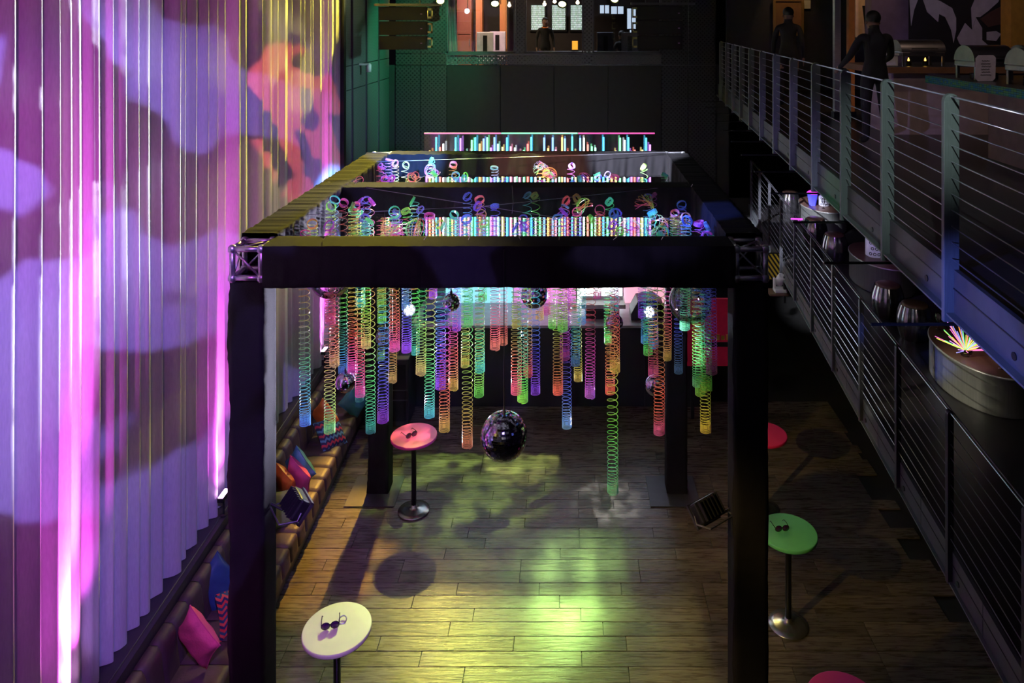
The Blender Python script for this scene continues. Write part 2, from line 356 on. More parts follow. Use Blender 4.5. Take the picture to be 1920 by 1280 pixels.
# -- left return wall of punched panels between curtain end and far wall
CX = lambda Y: -4.36 - .022 * (Y - 9.44)
wl = struct(MB().box(-4.75, -4.60, 14.55, FY + .1, 0, 10.4).build('wall_return', M_DARKWALL))
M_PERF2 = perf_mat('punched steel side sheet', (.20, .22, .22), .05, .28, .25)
for k in range(4):
    y0 = 14.55 + k * 1.08
    for (z0, z1) in ((0, 2.6), (2.6, 5.5), (5.5, 6.0), (6.0, 10.3)):
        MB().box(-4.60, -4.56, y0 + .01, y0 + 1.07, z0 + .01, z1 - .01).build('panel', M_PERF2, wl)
    MB().box(-4.56, -4.53, y0 - .02, y0 + .03, 0, 10.3).build('batten', M_DARKSTEEL, wl)
struct(MB().box(-4.62, -4.36, 14.42, 14.56, 0, 10.4).build('trim_1', M_BLKMET))
# -- ledge the curtain stands on
def lineX(x0, k=-.022, yr=9.44): return lambda Y: x0 + k * (Y - yr)
LX0, LX1 = lineX(-4.62), lineX(-4.13)
lg = MB()
lg.hexa([(LX0(3), 3, 0), (LX1(3), 3, 0), (LX1(14.4), 14.4, 0), (LX0(14.4), 14.4, 0), (LX0(3), 3, .98), (LX1(3), 3, .98), (LX1(14.4), 14.4, .98), (LX0(14.4), 14.4, .98)])
M_LEDGE = mat('dark lacquered ledge', (.035, .028, .036), .3)
lo = struct(lg.build('trim_2', M_LEDGE))
sx = lineX(-4.19)
MB().tube([(sx(3), 3, .984), (sx(14.4), 14.4, .984)], .006, 6).build('ledge_bead', M_DARKSTEEL, lo)
# -- upper balcony slab
BX = lambda Y: 1.955 + .094 * Y
ZB = 5.33
M_CARPET = mat('dark balcony floor', (.045, .040, .045), .3, bump=.05)
def slab(name, fx, z0, z1, y0, y1, m, xr=9.2):
    return struct(MB().hexa([(fx(y0), y0, z0), (xr, y0, z0), (xr, y1, z0), (fx(y1), y1, z0), (fx(y0), y0, z1), (xr, y0, z1), (xr, y1, z1), (fx(y1), y1, z1)]).build(name, m))
slab('floor_balcony', lambda Y: BX(Y) + .05, 5.05, ZB, 1.4, 18.85, M_CARPET)
struct(MB().box(-5, 9.2, -4.9, 1.4, 5.05, ZB).build('floor_gallery', M_CARPET))
# -- lower deck slab
DX = lambda Y: 2.45 + .097 * Y
ZD = 2.68
slab('floor_deck', lambda Y: DX(Y) + .05, 2.50, ZD, 3.0, 17.3, M_DECK)
def fascia(name, fx, y0, y1, z0, z1, step, off, flange, label):
    ro = thing(name, label, 'fascia', (fx(y0), y0, z0))
    ro['kind'] = 'structure'
    yy = y0
    while yy < y1 - .05:
        ye = min(yy + step, y1)
        b = MB().hexa([(fx(yy) + off, yy + .004, z0), (fx(yy) + off + .03, yy + .004, z0), (fx(ye) + off + .03, ye - .004, z0), (fx(ye) + off, ye - .004, z0),
                       (fx(yy) + off, yy + .004, z1), (fx(yy) + off + .03, yy + .004, z1), (fx(ye) + off + .03, ye - .004, z1), (fx(ye) + off, ye - .004, z1)])
        p = b.build('fascia_panel', M_FASC, ro)
        zz = z0 + (z1 - z0) * .55
        MB().hexa([(fx(yy) + off - .004, yy, zz), (fx(yy) + off + .01, yy, zz), (fx(ye) + off + .01, ye, zz), (fx(ye) + off - .004, ye, zz),
                   (fx(yy) + off - .004, yy, zz + .008), (fx(yy) + off + .01, yy, zz + .008), (fx(ye) + off + .01, ye, zz + .008), (fx(ye) + off - .004, ye, zz + .008)]).build('joint', M_BLKMET, p)
        MB().lathe([(.022, 0), (.022, .006)], (fx(yy + step * .35) + off - .002, yy + step * .35, z0 + (z1 - z0) * .25), 12, (0, -PI / 2, 0)).build('hole', M_BLKMET, p)
        yy += step
    MB().hexa([(fx(y0) + off - flange, y0, z0 - .012), (fx(y0) + off + .03, y0, z0 - .012), (fx(y1) + off + .03, y1, z0 - .012), (fx(y1) + off - flange, y1, z0 - .012),
               (fx(y0) + off - flange, y0, z0), (fx(y0) + off + .03, y0, z0), (fx(y1) + off + .03, y1, z0), (fx(y1) + off - flange, y1, z0)]).build('flange', M_GREYMET, ro)
    return ro
fascia('balcony_fascia', BX, 2.3, 18.8, 5.08, 5.35, 1.2, .015, .05, 'grey steel fascia along the upper balcony edge')
fascia('deck_fascia', DX, 3.0, 17.3, 2.46, 2.70, 1.2, .015, .03, 'dark grey steel fascia along the lower deck edge')
def railing(name, label, fx, ys, zb, zt, pw, pd, ncab, cabz, crad, toprails, pm, cm):
    ro = thing(name, label, 'railing', (fx(ys[0]), ys[0], zb))
    for yy in ys:
        b = MB().box(fx(yy) - pw / 2, fx(yy) + pw / 2, yy - pd / 2, yy + pd / 2, zb, zt - pw * .25)
        p = b.build('post', pm, ro, bevel=.004)
        MB().lathe([(0, pd * .47), (pw * .49, pd * .47), (pw * .49, -pd * .47), (0, -pd * .47)], (fx(yy), yy, zt - pw * .25), 14, (PI / 2, 0, 0)).build('post_cap', pm, p)
        f = MB()
        for k in range(ncab):
            z = cabz[0] + (cabz[1] - cabz[0]) * k / (ncab - 1)
            f.tube([(fx(yy + pd / 2 + .004), yy + pd / 2, z), (fx(yy + .06), yy + .06, z)], crad * 2.2, 6)
        f.build('cable_fittings', cm, p)['kind'] = 'stuff'
    y0, y1 = ys[0], ys[-1]
    for k in range(ncab):
        z = cabz[0] + (cabz[1] - cabz[0]) * k / (ncab - 1)
        MB().tube([(fx(y0), y0, z), (fx(y1), y1, z)], crad, 5).build('cable', cm, ro)
    for (dx, z, r) in toprails:
        MB().tube([(fx(y0) + dx, y0, z), (fx(y1) + dx, y1, z)], r, 8).build('top_rail', cm, ro)
    return ro
M_CAB = mat('bright steel cable', (.62, .60, .68), .28, .9)
railing('balcony_railing', 'upper balcony railing of flat grey posts and thin steel cables', BX, [2.3 + 1.2 * k for k in range(14)], 5.02, 6.43, .098, .035, 10, (5.42, 6.33), .0038,
        ((0, 6.435, .007),), M_GREYMET, M_CAB)
railing('deck_railing', 'lower deck railing of narrow dark posts and steel cables', DX, [3.55 + 1.2 * k for k in range(12)], 2.44, 3.80, .05, .045, 9, (2.80, 3.66), .0036,
        ((0, 3.80, .006), (.025, 3.80, .006)), M_DARKSTEEL, M_CAB)
for k in range(2, 14):
    yy = 2.3 + 1.2 * k
    tag(MB().tube([(BX(yy) + .1, yy, 5.0), (BX(yy) - .50, yy, 5.0)], .011, 6).build('outrigger_rod', M_BLKMET), 'thin dark outrigger rod under the %s balcony post, counting away from the viewer' % ORD[k - 1], 'rod', 'outrigger rods under the balcony')
# landing with steps at the end of the deck
st = thing('stair_landing', 'dark stair treads descending behind the big frame near the far wall', 'stairs', (3.6, 17.3, 0)); 
for k in range(7):
    MB().box(3.55, 4.75, 16.85 + .26 * k, 17.15 + .26 * k, .35 * (7 - k), .35 * (7 - k) + .05).build('tread', mat('tread', (.10, .095, .10), .6), st)
MB().box(3.55, 4.75, 18.74, 18.78, 0, 2.5).build('riser_wall', M_DARKWALL, st)
# ================================================================== CURTAIN
PLE = []; yy = 3.0; rp_ = random.Random(12)
while yy < 14.8:
    w_ = rp_.choice([.14, .17, .20, .24, .30, .36]); PLE.append((yy, w_, rp_.uniform(.07, .15) * (.7 + w_), rp_.uniform(-.035, .035), rp_.uniform(-.3, .3))); yy += w_
def pleat(Y):
    for (y0, w_, d_, off, sk) in PLE:
        if Y < y0 + w_: break
    t = min(1, max(0, (Y - y0) / w_)); t = t + sk * t * (1 - t)
    return d_ * (2 * math.sin(PI * t) ** .75 - 1) + off * math.sin(PI * t) + .006 * math.sin(Y * 61)
def cur(i, j):
    Y = 3.4 + 11.0 * i; Z = .985 + 9.3 * j
    return (CX(Y) + pleat(Y + .010 * math.sin(Z * .9 + Y * 2)), Y, Z)
def curtain_mat():
    m = bpy.data.materials.new('white voile'); m.use_nodes = True; nt = m.node_tree
    N = nt.nodes.new; L = nt.links.new; b = nt.nodes['Principled BSDF']; b.inputs['Roughness'].default_value = .75; b.inputs['Specular IOR Level'].default_value = .2
    tc = N('ShaderNodeTexCoord'); mp = N('ShaderNodeMapping'); mp.inputs['Scale'].default_value = (1, 30, 3); L(tc.outputs['Object'], mp.inputs[0])
    nz = N('ShaderNodeTexNoise'); nz.inputs['Scale'].default_value = 4; nz.inputs['Detail'].default_value = 5; L(mp.outputs[0], nz.inputs[0])
    rp = N('ShaderNodeValToRGB'); rp.color_ramp.elements[0].color = (.62, .61, .62, 1); rp.color_ramp.elements[1].color = (.86, .85, .86, 1); L(nz.outputs['Fac'], rp.inputs[0]); L(rp.outputs[0], b.inputs['Base Color'])
    tr = N('ShaderNodeBsdfTranslucent'); L(rp.outputs[0], tr.inputs[0]); mx = N('ShaderNodeMixShader'); mx.inputs[0].default_value = .22
    L(b.outputs[0], mx.inputs[1]); L(tr.outputs[0], mx.inputs[2]); L(mx.outputs[0], nt.nodes['Material Output'].inputs[0]); return m
tag(MB().grid(cur, 1400, 20).build('curtain', curtain_mat(), smooth=True), 'tall pale pleated curtain washed with coloured stage light, full height on left', 'curtain')
# uplights at its foot
M_UPL = glow('magenta lamp face', (1.0, .45, 1.0), 30)
for n, (yy, lab) in enumerate(((6.2, 'at the near end of the curtain'), (8.98, 'just left of the near black leg'), (12.94, 'seen far off between hanging springs'))):
    xc = CX(yy); x = xc + .19; zl = 1.24
    t = thing('curtain_uplight', 'small magenta uplight on the ledge %s' % lab, 'uplight', (x, yy, .98), 'curtain uplights')
    MB().obox((x, yy, zl - .03), (.07, .20, .05)).build('housing', M_BLKMET, t, bevel=.006)
    MB().obox((x, yy, zl - .003), (.055, .17, .006)).build('lens', M_UPL, t)
    MB().tube([(x, yy, .981), (x, yy, zl - .05)], .012, 8).build('stand', M_BLKMET, t); MB().lathe([(.05, 0), (.05, .01), (.015, .015)], (x, yy, .981), 14).build('foot', M_BLKMET, t)
    spot('uplight_beam', (x + .03, yy, zl + .01), (xc - .05, yy, zl + 1.1), MAG, 420 if n == 0 else 240, 70, 1.0, .04)
    spot('uplight_beam', (x + .03, yy, zl + .01), (xc - .10, yy, zl + 4.0), MAG, 6500 if n == 0 else 3400, 26, 1.0, .04)
# ================================================================== TRUSS FRAME WITH BLACK DRAPES
FX0, FX1, FY0, FY1, ZT, TW = -2.95, 1.723, 6.45, 11.2, 4.96, .30
fr = thing('truss_frame', 'big square truss frame wrapped in black cloth over the dance floor', 'frame', ((FX0 + FX1) / 2, (FY0 + FY1) / 2, 0))
def fold(s, seed, q):
    return (math.sin(s * 41 + seed + 2.0 * math.sin(s * 3.1 + seed)) * .45 + math.sin(s * 67 + seed * 2 + q) * .3 + math.sin(s * 17 + seed * 3) * .5)
def drape(p0, p1, ax_w, ax_h, w_, h_, seed, amp=.010, name='drape', step=.022, m=None):
    """cloth sleeve around a straight member, folds run across its length"""
    p0 = Vector(p0); p1 = Vector(p1); L_ = (p1 - p0).length; ax_w = Vector(ax_w); ax_h = Vector(ax_h)
    n = max(8, int(L_ / step)); prof = []
    K = 8
    for k in range(K): prof.append((-.5 + k / K, .5, 0, 1))
    for k in range(K): prof.append((.5, .5 - k / K, 1, 0))
    for k in range(K): prof.append((.5 - k / K, -.5, 0, -1))
    for k in range(K): prof.append((-.5, -.5 + k / K, -1, 0))
    def fn(i, j):
        k = int(round(j * len(prof))) % len(prof)
        a, b, na, nb = prof[k]; s = L_ * i
        down = .5 - b
        o = amp * fold(s, seed + na * 1.3, down * 2.5) * (.35 + .9 * down) + (.012 * math.sin(s * 5 + seed) * (1 if b < -.4 else 0))
        return p0 + (p1 - p0) * i + ax_w * (a * w_ + na * o + na * .008) + ax_h * (b * h_ + nb * o + nb * .006)
    mb = MB().grid(fn, n, len(prof) + 1)
    return mb.build(name, m or M_BLACK, fr, smooth=True)
xm, yl = (FX0 + FX1) / 2, FY0 + TW / 2
zc = ZT - TW / 2
EX, EY, EZ = (1, 0, 0), (0, 1, 0), (0, 0, 1)
drape((FX0 + TW, yl, zc - .02), (FX1 - TW, yl, zc - .02), EY, EZ, TW + .02, TW + .05, 1, .006, 'front_beam')
drape((FX0 + TW, FY1 - TW / 2, zc), (FX1 - TW, FY1 - TW / 2, zc), EY, EZ, TW + .02, TW + .02, 2, .022, 'back_beam')
drape((FX0 + TW, (FY0 + FY1) / 2, zc), (FX1 - TW, (FY0 + FY1) / 2, zc), EY, EZ, TW, TW + .04, 3, .010, 'cross_beam')
drape((FX0 + TW / 2, FY0 + TW, zc), (FX0 + TW / 2, FY1 - TW, zc), EX, EZ, TW + .02, TW + .06, 4, .022, 'side_beam')
drape((FX1 - TW / 2, FY0 + TW, zc), (FX1 - TW / 2, FY1 - TW, zc), EX, EZ, TW + .02, TW + .06, 5, .022, 'side_beam')
for i, (x, yy) in enumerate(((FX0 + TW / 2, FY0 + TW / 2), (FX1 - TW / 2, FY0 + TW / 2), (FX0 + TW / 2, FY1 - TW / 2), (FX1 - TW / 2, FY1 - TW / 2))):
    drape((x, yy, .02), (x, yy, ZT - TW - .01), EX, EY, TW - .01, TW - .03, 6 + i, .004, 'leg', .05)
    MB().box(x - .42, x + .30, yy - .42, yy + .30, .0005, .0125).build('base_plate', mat('steel base plate', (.07, .07, .085), .4, .4), fr, bevel=.003)
    cb = bpy.data.objects.new('corner_block', None); COL.objects.link(cb); cb.parent = fr; cb.location = Vector((x, yy, ZT - TW)) - Vector(fr.location)
    r = .025; h = TW / 2 - r
    for a in (-1, 1):
        for b in (-1, 1):
            MB().tube([(x + a * h, yy + b * h, ZT - TW - .01), (x + a * h, yy + b * h, ZT - .005)], r, 12).build('chord', M_ALU, cb, True)
    for z in (ZT - TW + r, ZT - r):
        for a in (-1, 1):
            MB().tube([(x + a * h, yy - h, z), (x + a * h, yy + h, z)], r, 12).build('chord', M_ALU, cb, True)
            MB().tube([(x - h, yy + a * h, z), (x + h, yy + a * h, z)], r, 12).build('chord', M_ALU, cb, True)
        for a in (-1, 1):
            for b in (-1, 1):
                MB().lathe([(0, .036), (.02, .034), (.034, .02), (.036, 0), (.034, -.02), (.02, -.034), (0, -.036)], (x + a * h, yy + b * h, z), 12).build('node', M_ALU, cb, True)
    zl, zh = ZT - TW + r, ZT - r
    for (q0, q1) in (((-h, -h, zh), (h, -h, zl)), ((-h, h, zl), (h, h, zh)), ((-h, -h, zl), (-h, h, zh)), ((h, -h, zl), (h, h, zh)), ((-h, -h, zh), (h, h, zh))):
        MB().tube([(x + q0[0], yy + q0[1], q0[2]), (x + q1[0], yy + q1[1], q1[2])], .009, 8).build('brace', M_ALU, cb, True)
# cable ties sticking up from the cloth
M_TIE = mat('pale cable tie', (.7, .62, .4), .5)
for (u, v, du, dv) in ((665, 345, 9, -6), (606, 452, 8, -7), (795, 452, 6, -6), (878, 455, 4, -7), (1048, 452, 1, -8), (1150, 455, 7, 5), (1240, 458, 3, 6), (976, 455, -3, 8), (1296, 350, 3, 8)):
    p = at(u, v, 6.60 if v > 400 else 8.6); p.z = max(p.z, ZT + .02)
    MB().tube([p, p + Vector((du / 210, -.01, .01 - dv / 210 if dv < 0 else .03))], .0025, 5).build('cable_tie', M_TIE, fr)
# ================================================================== WIRES
def wire(label, pts, r=.0028):
    o = MB().tube(pts, r, 5).build('hanging_wire', M_WIRE); return tag(o, label, 'wire', 'wires strung across the frame')
zt = ZT + .03
wire('thin wire strung across the frame nearest the back beam', [(FX0 + .1, 10.2, zt), (FX1 - .1, 10.85, zt + .03)])
wire('thin wire strung slantwise over the middle cross beam', [(FX0 + .05, 8.95, zt), (-.55, 7.75, zt - .05), (0.2, 7.5, zt - .10)])
wire('thin wire strung across the frame in front of the cross beam', [(FX0 + .1, 7.45, zt - .02), (-.93, 8.0, zt - .06), (FX1 - .05, 8.9, zt)])
wire('upright wire from the cross beam to the strung wire', [at(960, 348, 8.6), at(962, 380, 8.0), at(960, 400, 7.9)], .0022)
# ================================================================== SPRINGS
def spring_mat():
    m = bpy.data.materials.new('rainbow plastic'); m.use_nodes = True; nt = m.node_tree; b = nt.nodes['Principled BSDF']
    N = nt.nodes.new; L = nt.links.new
    a = N('ShaderNodeAttribute'); a.attribute_name = 'hue'
    cc = N('ShaderNodeCombineColor'); cc.mode = 'HSV'; L(a.outputs['Fac'], cc.inputs[0]); cc.inputs[1].default_value = .62; cc.inputs[2].default_value = 1.0
    L(cc.outputs[0], b.inputs['Base Color']); b.inputs['Roughness'].default_value = .22
    tr = N('ShaderNodeBsdfTranslucent'); L(cc.outputs[0], tr.inputs[0]); mx = N('ShaderNodeMixShader'); mx.inputs[0].default_value = .5
    L(b.outputs[0], mx.inputs[1]); L(tr.outputs[0], mx.inputs[2]); L(mx.outputs[0], nt.nodes['Material Output'].inputs[0]); return m
M_SPR = spring_mat()
HUES = dict(red=.0, orange=.07, yellow=.14, green=.30, teal=.47, blue=.57, purple=.77, pink=.90)
# measured springs: u of the axis, v of the lower end, apparent width, colour of lower end, hue run going up
SPR = [(548, 798, 21, 'blue', -.66), (578, 608, 19, 'pink', .35), (598, 700, 18, 'blue', -.6), (618, 812, 22, 'green', -.5), (627, 687, 19, 'yellow', -.6),
 (629, 752, 17, 'teal', -.4), (642, 676, 15, 'green', -.5), (661, 700, 19, 'pink', .5), (675, 744, 19, 'pink', .5), (676, 575, 18, 'teal', .3), (686, 653, 19, 'yellow', .5),
 (695, 812, 19, 'teal', -.6), (694, 575, 15, 'green', -.4), (716, 606, 17, 'green', -.45), (718, 792, 22, 'purple', -.5), (736, 717, 17, 'yellow', -.3), (740, 658, 20, 'pink', .5),
 (762, 661, 19, 'purple', -.45), (779, 665, 16, 'teal', -.4), (789, 703, 20, 'yellow', .5), (805, 783, 20, 'teal', -.55), (826, 730, 20, 'purple', -.5), (833, 809, 21, 'yellow', -.6),
 (850, 731, 19, 'yellow', -.6), (872, 689, 17, 'yellow', .3), (876, 839, 21, 'orange', .5), (878, 612, 18, 'green', .3), (856, 620, 17, 'purple', -.4), (900, 698, 19, 'teal', -.4),
 (898, 744, 19, 'green', -.55), (928, 656, 19, 'orange', -.4), (944, 647, 16, 'orange', -.4), (968, 615, 16, 'yellow', .3), (968, 739, 21, 'pink', .7), (980, 754, 21, 'green', .4),
 (990, 706, 18, 'red', .5), (1004, 740, 18, 'purple', -.5), (1012, 600, 16, 'yellow', -.3), (1025, 591, 15, 'pink', .4), (1035, 615, 15, 'green', -.5), (1055, 622, 20, 'green', -.5),
 (1046, 739, 20, 'red', .55), (1059, 674, 19, 'pink', -.3), (1063, 803, 19, 'blue', .4), (1079, 686, 18, 'blue', -.4), (1084, 715, 17, 'yellow', .3), (1091, 608, 16, 'blue', -.4),
 (1073, 584, 17, 'orange', -.4), (1106, 746, 20, 'purple', .45), (1140, 644, 15, 'green', .4), (1144, 739, 19, 'red', .4), (1153, 698, 20, 'yellow', -.5), (1149, 925, 22, 'teal', -.65),
 (1152, 584, 17, 'teal', .4), (1204, 596, 16, 'purple', -.3), (1209, 644, 15, 'blue', -.3), (1215, 666, 18, 'green', .3), (1226, 653, 18, 'blue', .3), (1225, 706, 20, 'pink', .5),
 (1236, 814, 22, 'pink', .5), (1251, 675, 17, 'yellow', -.6), (1284, 619, 20, 'teal', -.35), (1308, 725, 20, 'teal', -.6), (1323, 811, 21, 'yellow', .4), (1332, 742, 20, 'green', .5),
 (1350, 732, 21, 'green', .5), (1356, 701, 22, 'pink', -.4), (1303, 700, 17, 'blue', .3), (812, 560, 16, 'purple', .5), (905, 565, 17, 'green', .4), (1120, 560, 16, 'pink', .5), (760, 580, 15, 'blue', .6)]
rs = random.Random(21)
for k in range(34):                                    # shorter springs whose lower ends hide behind the front beam
    Y = rs.choice([7.1, 7.4, 7.8, 8.2, 9.3, 9.6, 10.0, 10.3]); 
    u = CU + (rs.uniform(FX0 + .45, FX1 - .45)) / Y * F
    SPR.append((u, rs.uniform(470, 545), .108 * F / Y, rs.choice(list(HUES)), rs.choice([-.6, -.5, .5, .6])))
def helix(x, yy, z0, z1, rad, rr, turns):
    """points along the coil from the lower end up; tight at the bottom, wide at the top, last coils bunched in a tilted ring"""
    L_ = z1 - z0; p0 = .0105; seg = 14; tight = 8; p1 = .021
    T = min(36, max(4, L_ * .70 / p1 * .9))
    a = max(0, 2 * (L_ - p0 * tight - p1 * T) / (T * T)); nb = tight + T
    pts = []; hue = []; ph = rr.uniform(0, 2 * PI); lean = rr.uniform(-.012, .012)
    for i in range(int(nb * seg) + 1):
        n = i / seg; t = max(0, n - tight)
        z = z0 + p0 * min(n, tight) + p1 * t + .5 * a * t * t; th = ph + 2 * PI * n
        k = (z - z0) / L_
        pts.append(Vector((x + rad * math.cos(th) + lean * k * L_, yy + rad * math.sin(th), z))); hue.append(k)
    # gathered ring on the wire
    m = Euler((rr.uniform(-1.4, 1.4), rr.uniform(-1.1, 1.1), rr.uniform(0, 6))).to_matrix()
    c = Vector((x, yy, z1 + .01)); ring = rr.choice([3, 4, 5, 6]); th0 = ph + 2 * PI * nb; r2 = rad * rr.uniform(.85, 1.1)
    for i in range(int(ring * seg)):
        n = i / seg; q = m @ Vector((r2 * math.cos(th0 + 2 * PI * n), r2 * math.sin(th0 + 2 * PI * n), n * .0075))
        pts.append(c + q); hue.append(1 + .04 * n)
    return pts, hue
order = sorted(range(len(SPR)), key=lambda i: SPR[i][0])
cnt = {}; labs = {}
for i in order:
    c = SPR[i][3]; hidden = i >= len(SPR) - 34
    key = (c, hidden); cnt[key] = cnt.get(key, 0) + 1
    if hidden: labs[i] = 'short rainbow spring ending %s behind the front beam, %s such %s one from left' % (c, ORD[cnt[key]], c)
    else: labs[i] = 'rainbow coil spring with %s lower end below the beam, %s %s-ended from left' % (c, ORD[cnt[key]], c)
ys_used = []
for i, (u, v, wd, c, run) in enumerate(SPR):
    rr = random.Random(100 + i)
    Y = min(10.75, max(6.95, .108 * F / wd))
    if abs(Y - (FY0 + FY1) / 2) < .24: Y = (FY0 + FY1) / 2 + (.24 if Y > (FY0 + FY1) / 2 else -.24)
    Y = max(6.88, Y); p = at(u, v, Y); p.x = min(FX1 - .40, max(FX0 + .40, p.x)); zt_ = ZT + rr.uniform(-.14, .04)
    turns = rr.choice([34, 38, 42]) if (zt_ - p.z) > .9 else rr.choice([22, 26])
    pts, hk = helix(p.x, Y, p.z + .01, zt_, .050, rr, turns)
    mb = MB().tube(pts, .0029, 4)
    o = mb.build('hanging_spring', M_SPR)
    h0 = HUES[c]; vals = []
    for q in hk: vals.extend([(h0 + run * q) % 1.0] * 4)
    at_ = o.data.attributes.new('hue', 'FLOAT', 'POINT'); at_.data.foreach_set('value', vals)
    tag(o, labs[i], 'spring', 'rainbow springs hung in the frame')
# loose tangled springs snagged on the wires
def knot(label, c, hue, rad, rr, turns=5):
    pts = []; hk = []
    e = Euler((rr.uniform(-1.3, 1.3), rr.uniform(-1, 1), rr.uniform(0, 6))); 
    for i in range(turns * 16):
        n = i / 16; m = Euler((e.x + .25 * n, e.y + .22 * math.sin(n * 2), e.z)).to_matrix()
        pts.append(Vector(c) + m @ Vector((rad * math.cos(2 * PI * n), rad * math.sin(2 * PI * n), .012 * n))); hk.append(n / turns)
    o = MB().tube(pts, .0030, 4).build('hanging_spring', M_SPR); vals = []
    for q in hk: vals.extend([(hue + .45 * q) % 1] * 4)
    a = o.data.attributes.new('hue', 'FLOAT', 'POINT'); a.data.foreach_set('value', vals)
    tag(o, label, 'spring', 'tangled springs snagged on the wires')
KN = [('large loose pink and purple spring loops above the right part of cross beam', 1207, 385, 8.2, .88, .10), ('loose red spring loops leaning over the front beam near its right end', 1232, 425, 7.4, .95, .11),
      ('loose blue spring loops on the back wire near its left end', 809, 318, 10.3, .60, .085), ('loose pink spring loop pair right of the beam middle', 1098, 388, 8.0, .93, .08),
      ('tangled magenta spring ball low over the front beam', 1178, 432, 7.3, .83, .09), ('tangled violet spring ball low over the front beam at left', 744, 440, 7.2, .80, .07),
      ('curved green spring arching over the back beam middle', 1012, 318, 10.3, .30, .085), ('multicoloured tangled spring on the cross beam', 1095, 338, 9.2, .55, .07), ('loose red spring fanned over the front beam at left', 785, 430, 7.3, .97, .10),
      ('loose green and yellow spring bunch right of centre on front beam', 1237, 440, 7.0, .18, .08), ('tangled pink spring near the back left corner', 770, 333, 9.6, .90, .06), ('tangled multicolour spring ball at back beam middle', 1030, 330, 9.6, .75, .09)]
for k, (lab, u, v, Y, h, rad) in enumerate(KN):
    knot(lab, at(u, v, Y), h, rad, random.Random(60 + k), 6 if k % 2 else 8)
# ================================================================== MIRROR BALLS
def mirror_mat(name, col, rough):
    return mat(name, col, rough, 1.0, var=.02)
M_MIR = mirror_mat('mirror facets', (.80, .78, .85), .05)
M_MIRP = mirror_mat('violet mirror facets', (.62, .50, .85), .06)
M_CLEARBALL = glass('clear foil ball', (.93, .9, 1.0), .04, .16)
def ball(label, c, r, m, facets=True, nr=26, top=None, seed=0):
    rr = random.Random(seed); c = Vector(c)
    t = thing('mirror_ball', label, 'ball', (c.x, c.y, c.z - r), 'mirror balls in the frame')
    mb = MB()
    if facets:                                         # square mirror tiles in rings, each laid a little uneven
        for i in range(nr):
            a0 = -PI / 2 + PI * i / nr; a1 = -PI / 2 + PI * (i + 1) / nr; am = (a0 + a1) / 2
            n = max(4, int(2 * nr * math.cos(am)))
            for k in range(n):
                b0 = 2 * PI * k / n + i; b1 = 2 * PI * (k + 1) / n + i; bm = (b0 + b1) / 2
                nv = Vector((math.cos(am) * math.cos(bm), math.cos(am) * math.sin(bm), math.sin(am)))
                g = .94; q = []
                for (aa, bb) in ((a0, b0), (a0, b1), (a1, b1), (a1, b0)):
                    aa = am + (aa - am) * g; bb = bm + (bb - bm) * g
                    q.append(Vector((math.cos(aa) * math.cos(bb), math.cos(aa) * math.sin(bb), math.sin(aa))) * r)
                e = Euler((rr.gauss(0, .02), rr.gauss(0, .02), 0)).to_matrix(); cc = (q[0] + q[1] + q[2] + q[3]) / 4
                mb.add([cc + e @ (p - cc) + c for p in q], [(0, 1, 2, 3)])
        tl = mb.build('mirror_tiles', m, t); tl['kind'] = 'stuff'
        MB().lathe([(r * .985 * math.cos(a), r * .985 * math.sin(a)) for a in [-PI / 2 + PI * k / 16 for k in range(17)]], c, 32).build('core', M_BLKMET, t, True)
    else:
        MB().lathe([(max(0, r * math.cos(a)), r * math.sin(a)) for a in [-PI / 2 + PI * k / 24 for k in range(25)]], c, 40).build('shell', m, t, True)
        mb = MB()
        for k in range(70):
            v = Vector((rr.gauss(0, 1), rr.gauss(0, 1), rr.gauss(0, 1))).normalized() * r * rr.uniform(.55, .97)
            mb.obox(c + v, (r * .10, r * .10, .002), (rr.uniform(0, 3), rr.uniform(0, 3), 0))
        mb.build('foil_flakes', m_flake, t)['kind'] = 'stuff'
    MB().lathe([(.012, r - .004), (.014, r + .02), (.008, r + .035), (.005, r + .05)], c, 10).build('hanger', M_BLKMET, t)
    tz = top if top is not None else ZT - .1
    MB().tube([c + Vector((0, 0, r + .04)), Vector((c.x, c.y, tz))], .004 if r > .15 else .002, 6).build('cord', M_BLKMET, t)
    return t
m_flake = mirror_mat('foil flakes', (.75, .65, .9), .1)
ball('large mirror ball hanging lowest at the centre of the frame', at(945, 817, 6.38), .200, M_MIR, True, 34, ZT, 1)
ball('violet mirrored ball hanging over the bench cushions at left', at(648, 716, 8.3), .110, M_MIRP, False, seed=2)
ball('clear foil ball half hidden in springs, nearest the right back leg', at(1228, 722, 7.9), .105, M_MIRP, False, seed=3)
ball('large clear ball tucked under the beam at left end', at(621, 520, 7.9), .215, M_CLEARBALL, False, seed=4)
ball('large clear ball tucked under the beam at right end', at(1294, 565, 7.6), .215, M_CLEARBALL, False, seed=5)
ball('dark faceted ball hanging left of centre close under the beam', at(846, 567, 7.6), .088, M_MIR, True, 16, seed=6)
ball('small clear ball hanging beside a yellow-ended spring at left', at(721, 632, 8.1), .095, M_CLEARBALL, False, seed=7)
ball('dark violet ball behind the longest spring', at(1152, 605, 8.6), .100, M_MIRP, True, 14, seed=8)
ball('big violet foil ball under the beam right of centre', at(1002, 552, 9.2), .165, M_MIRP, True, 18, seed=9)
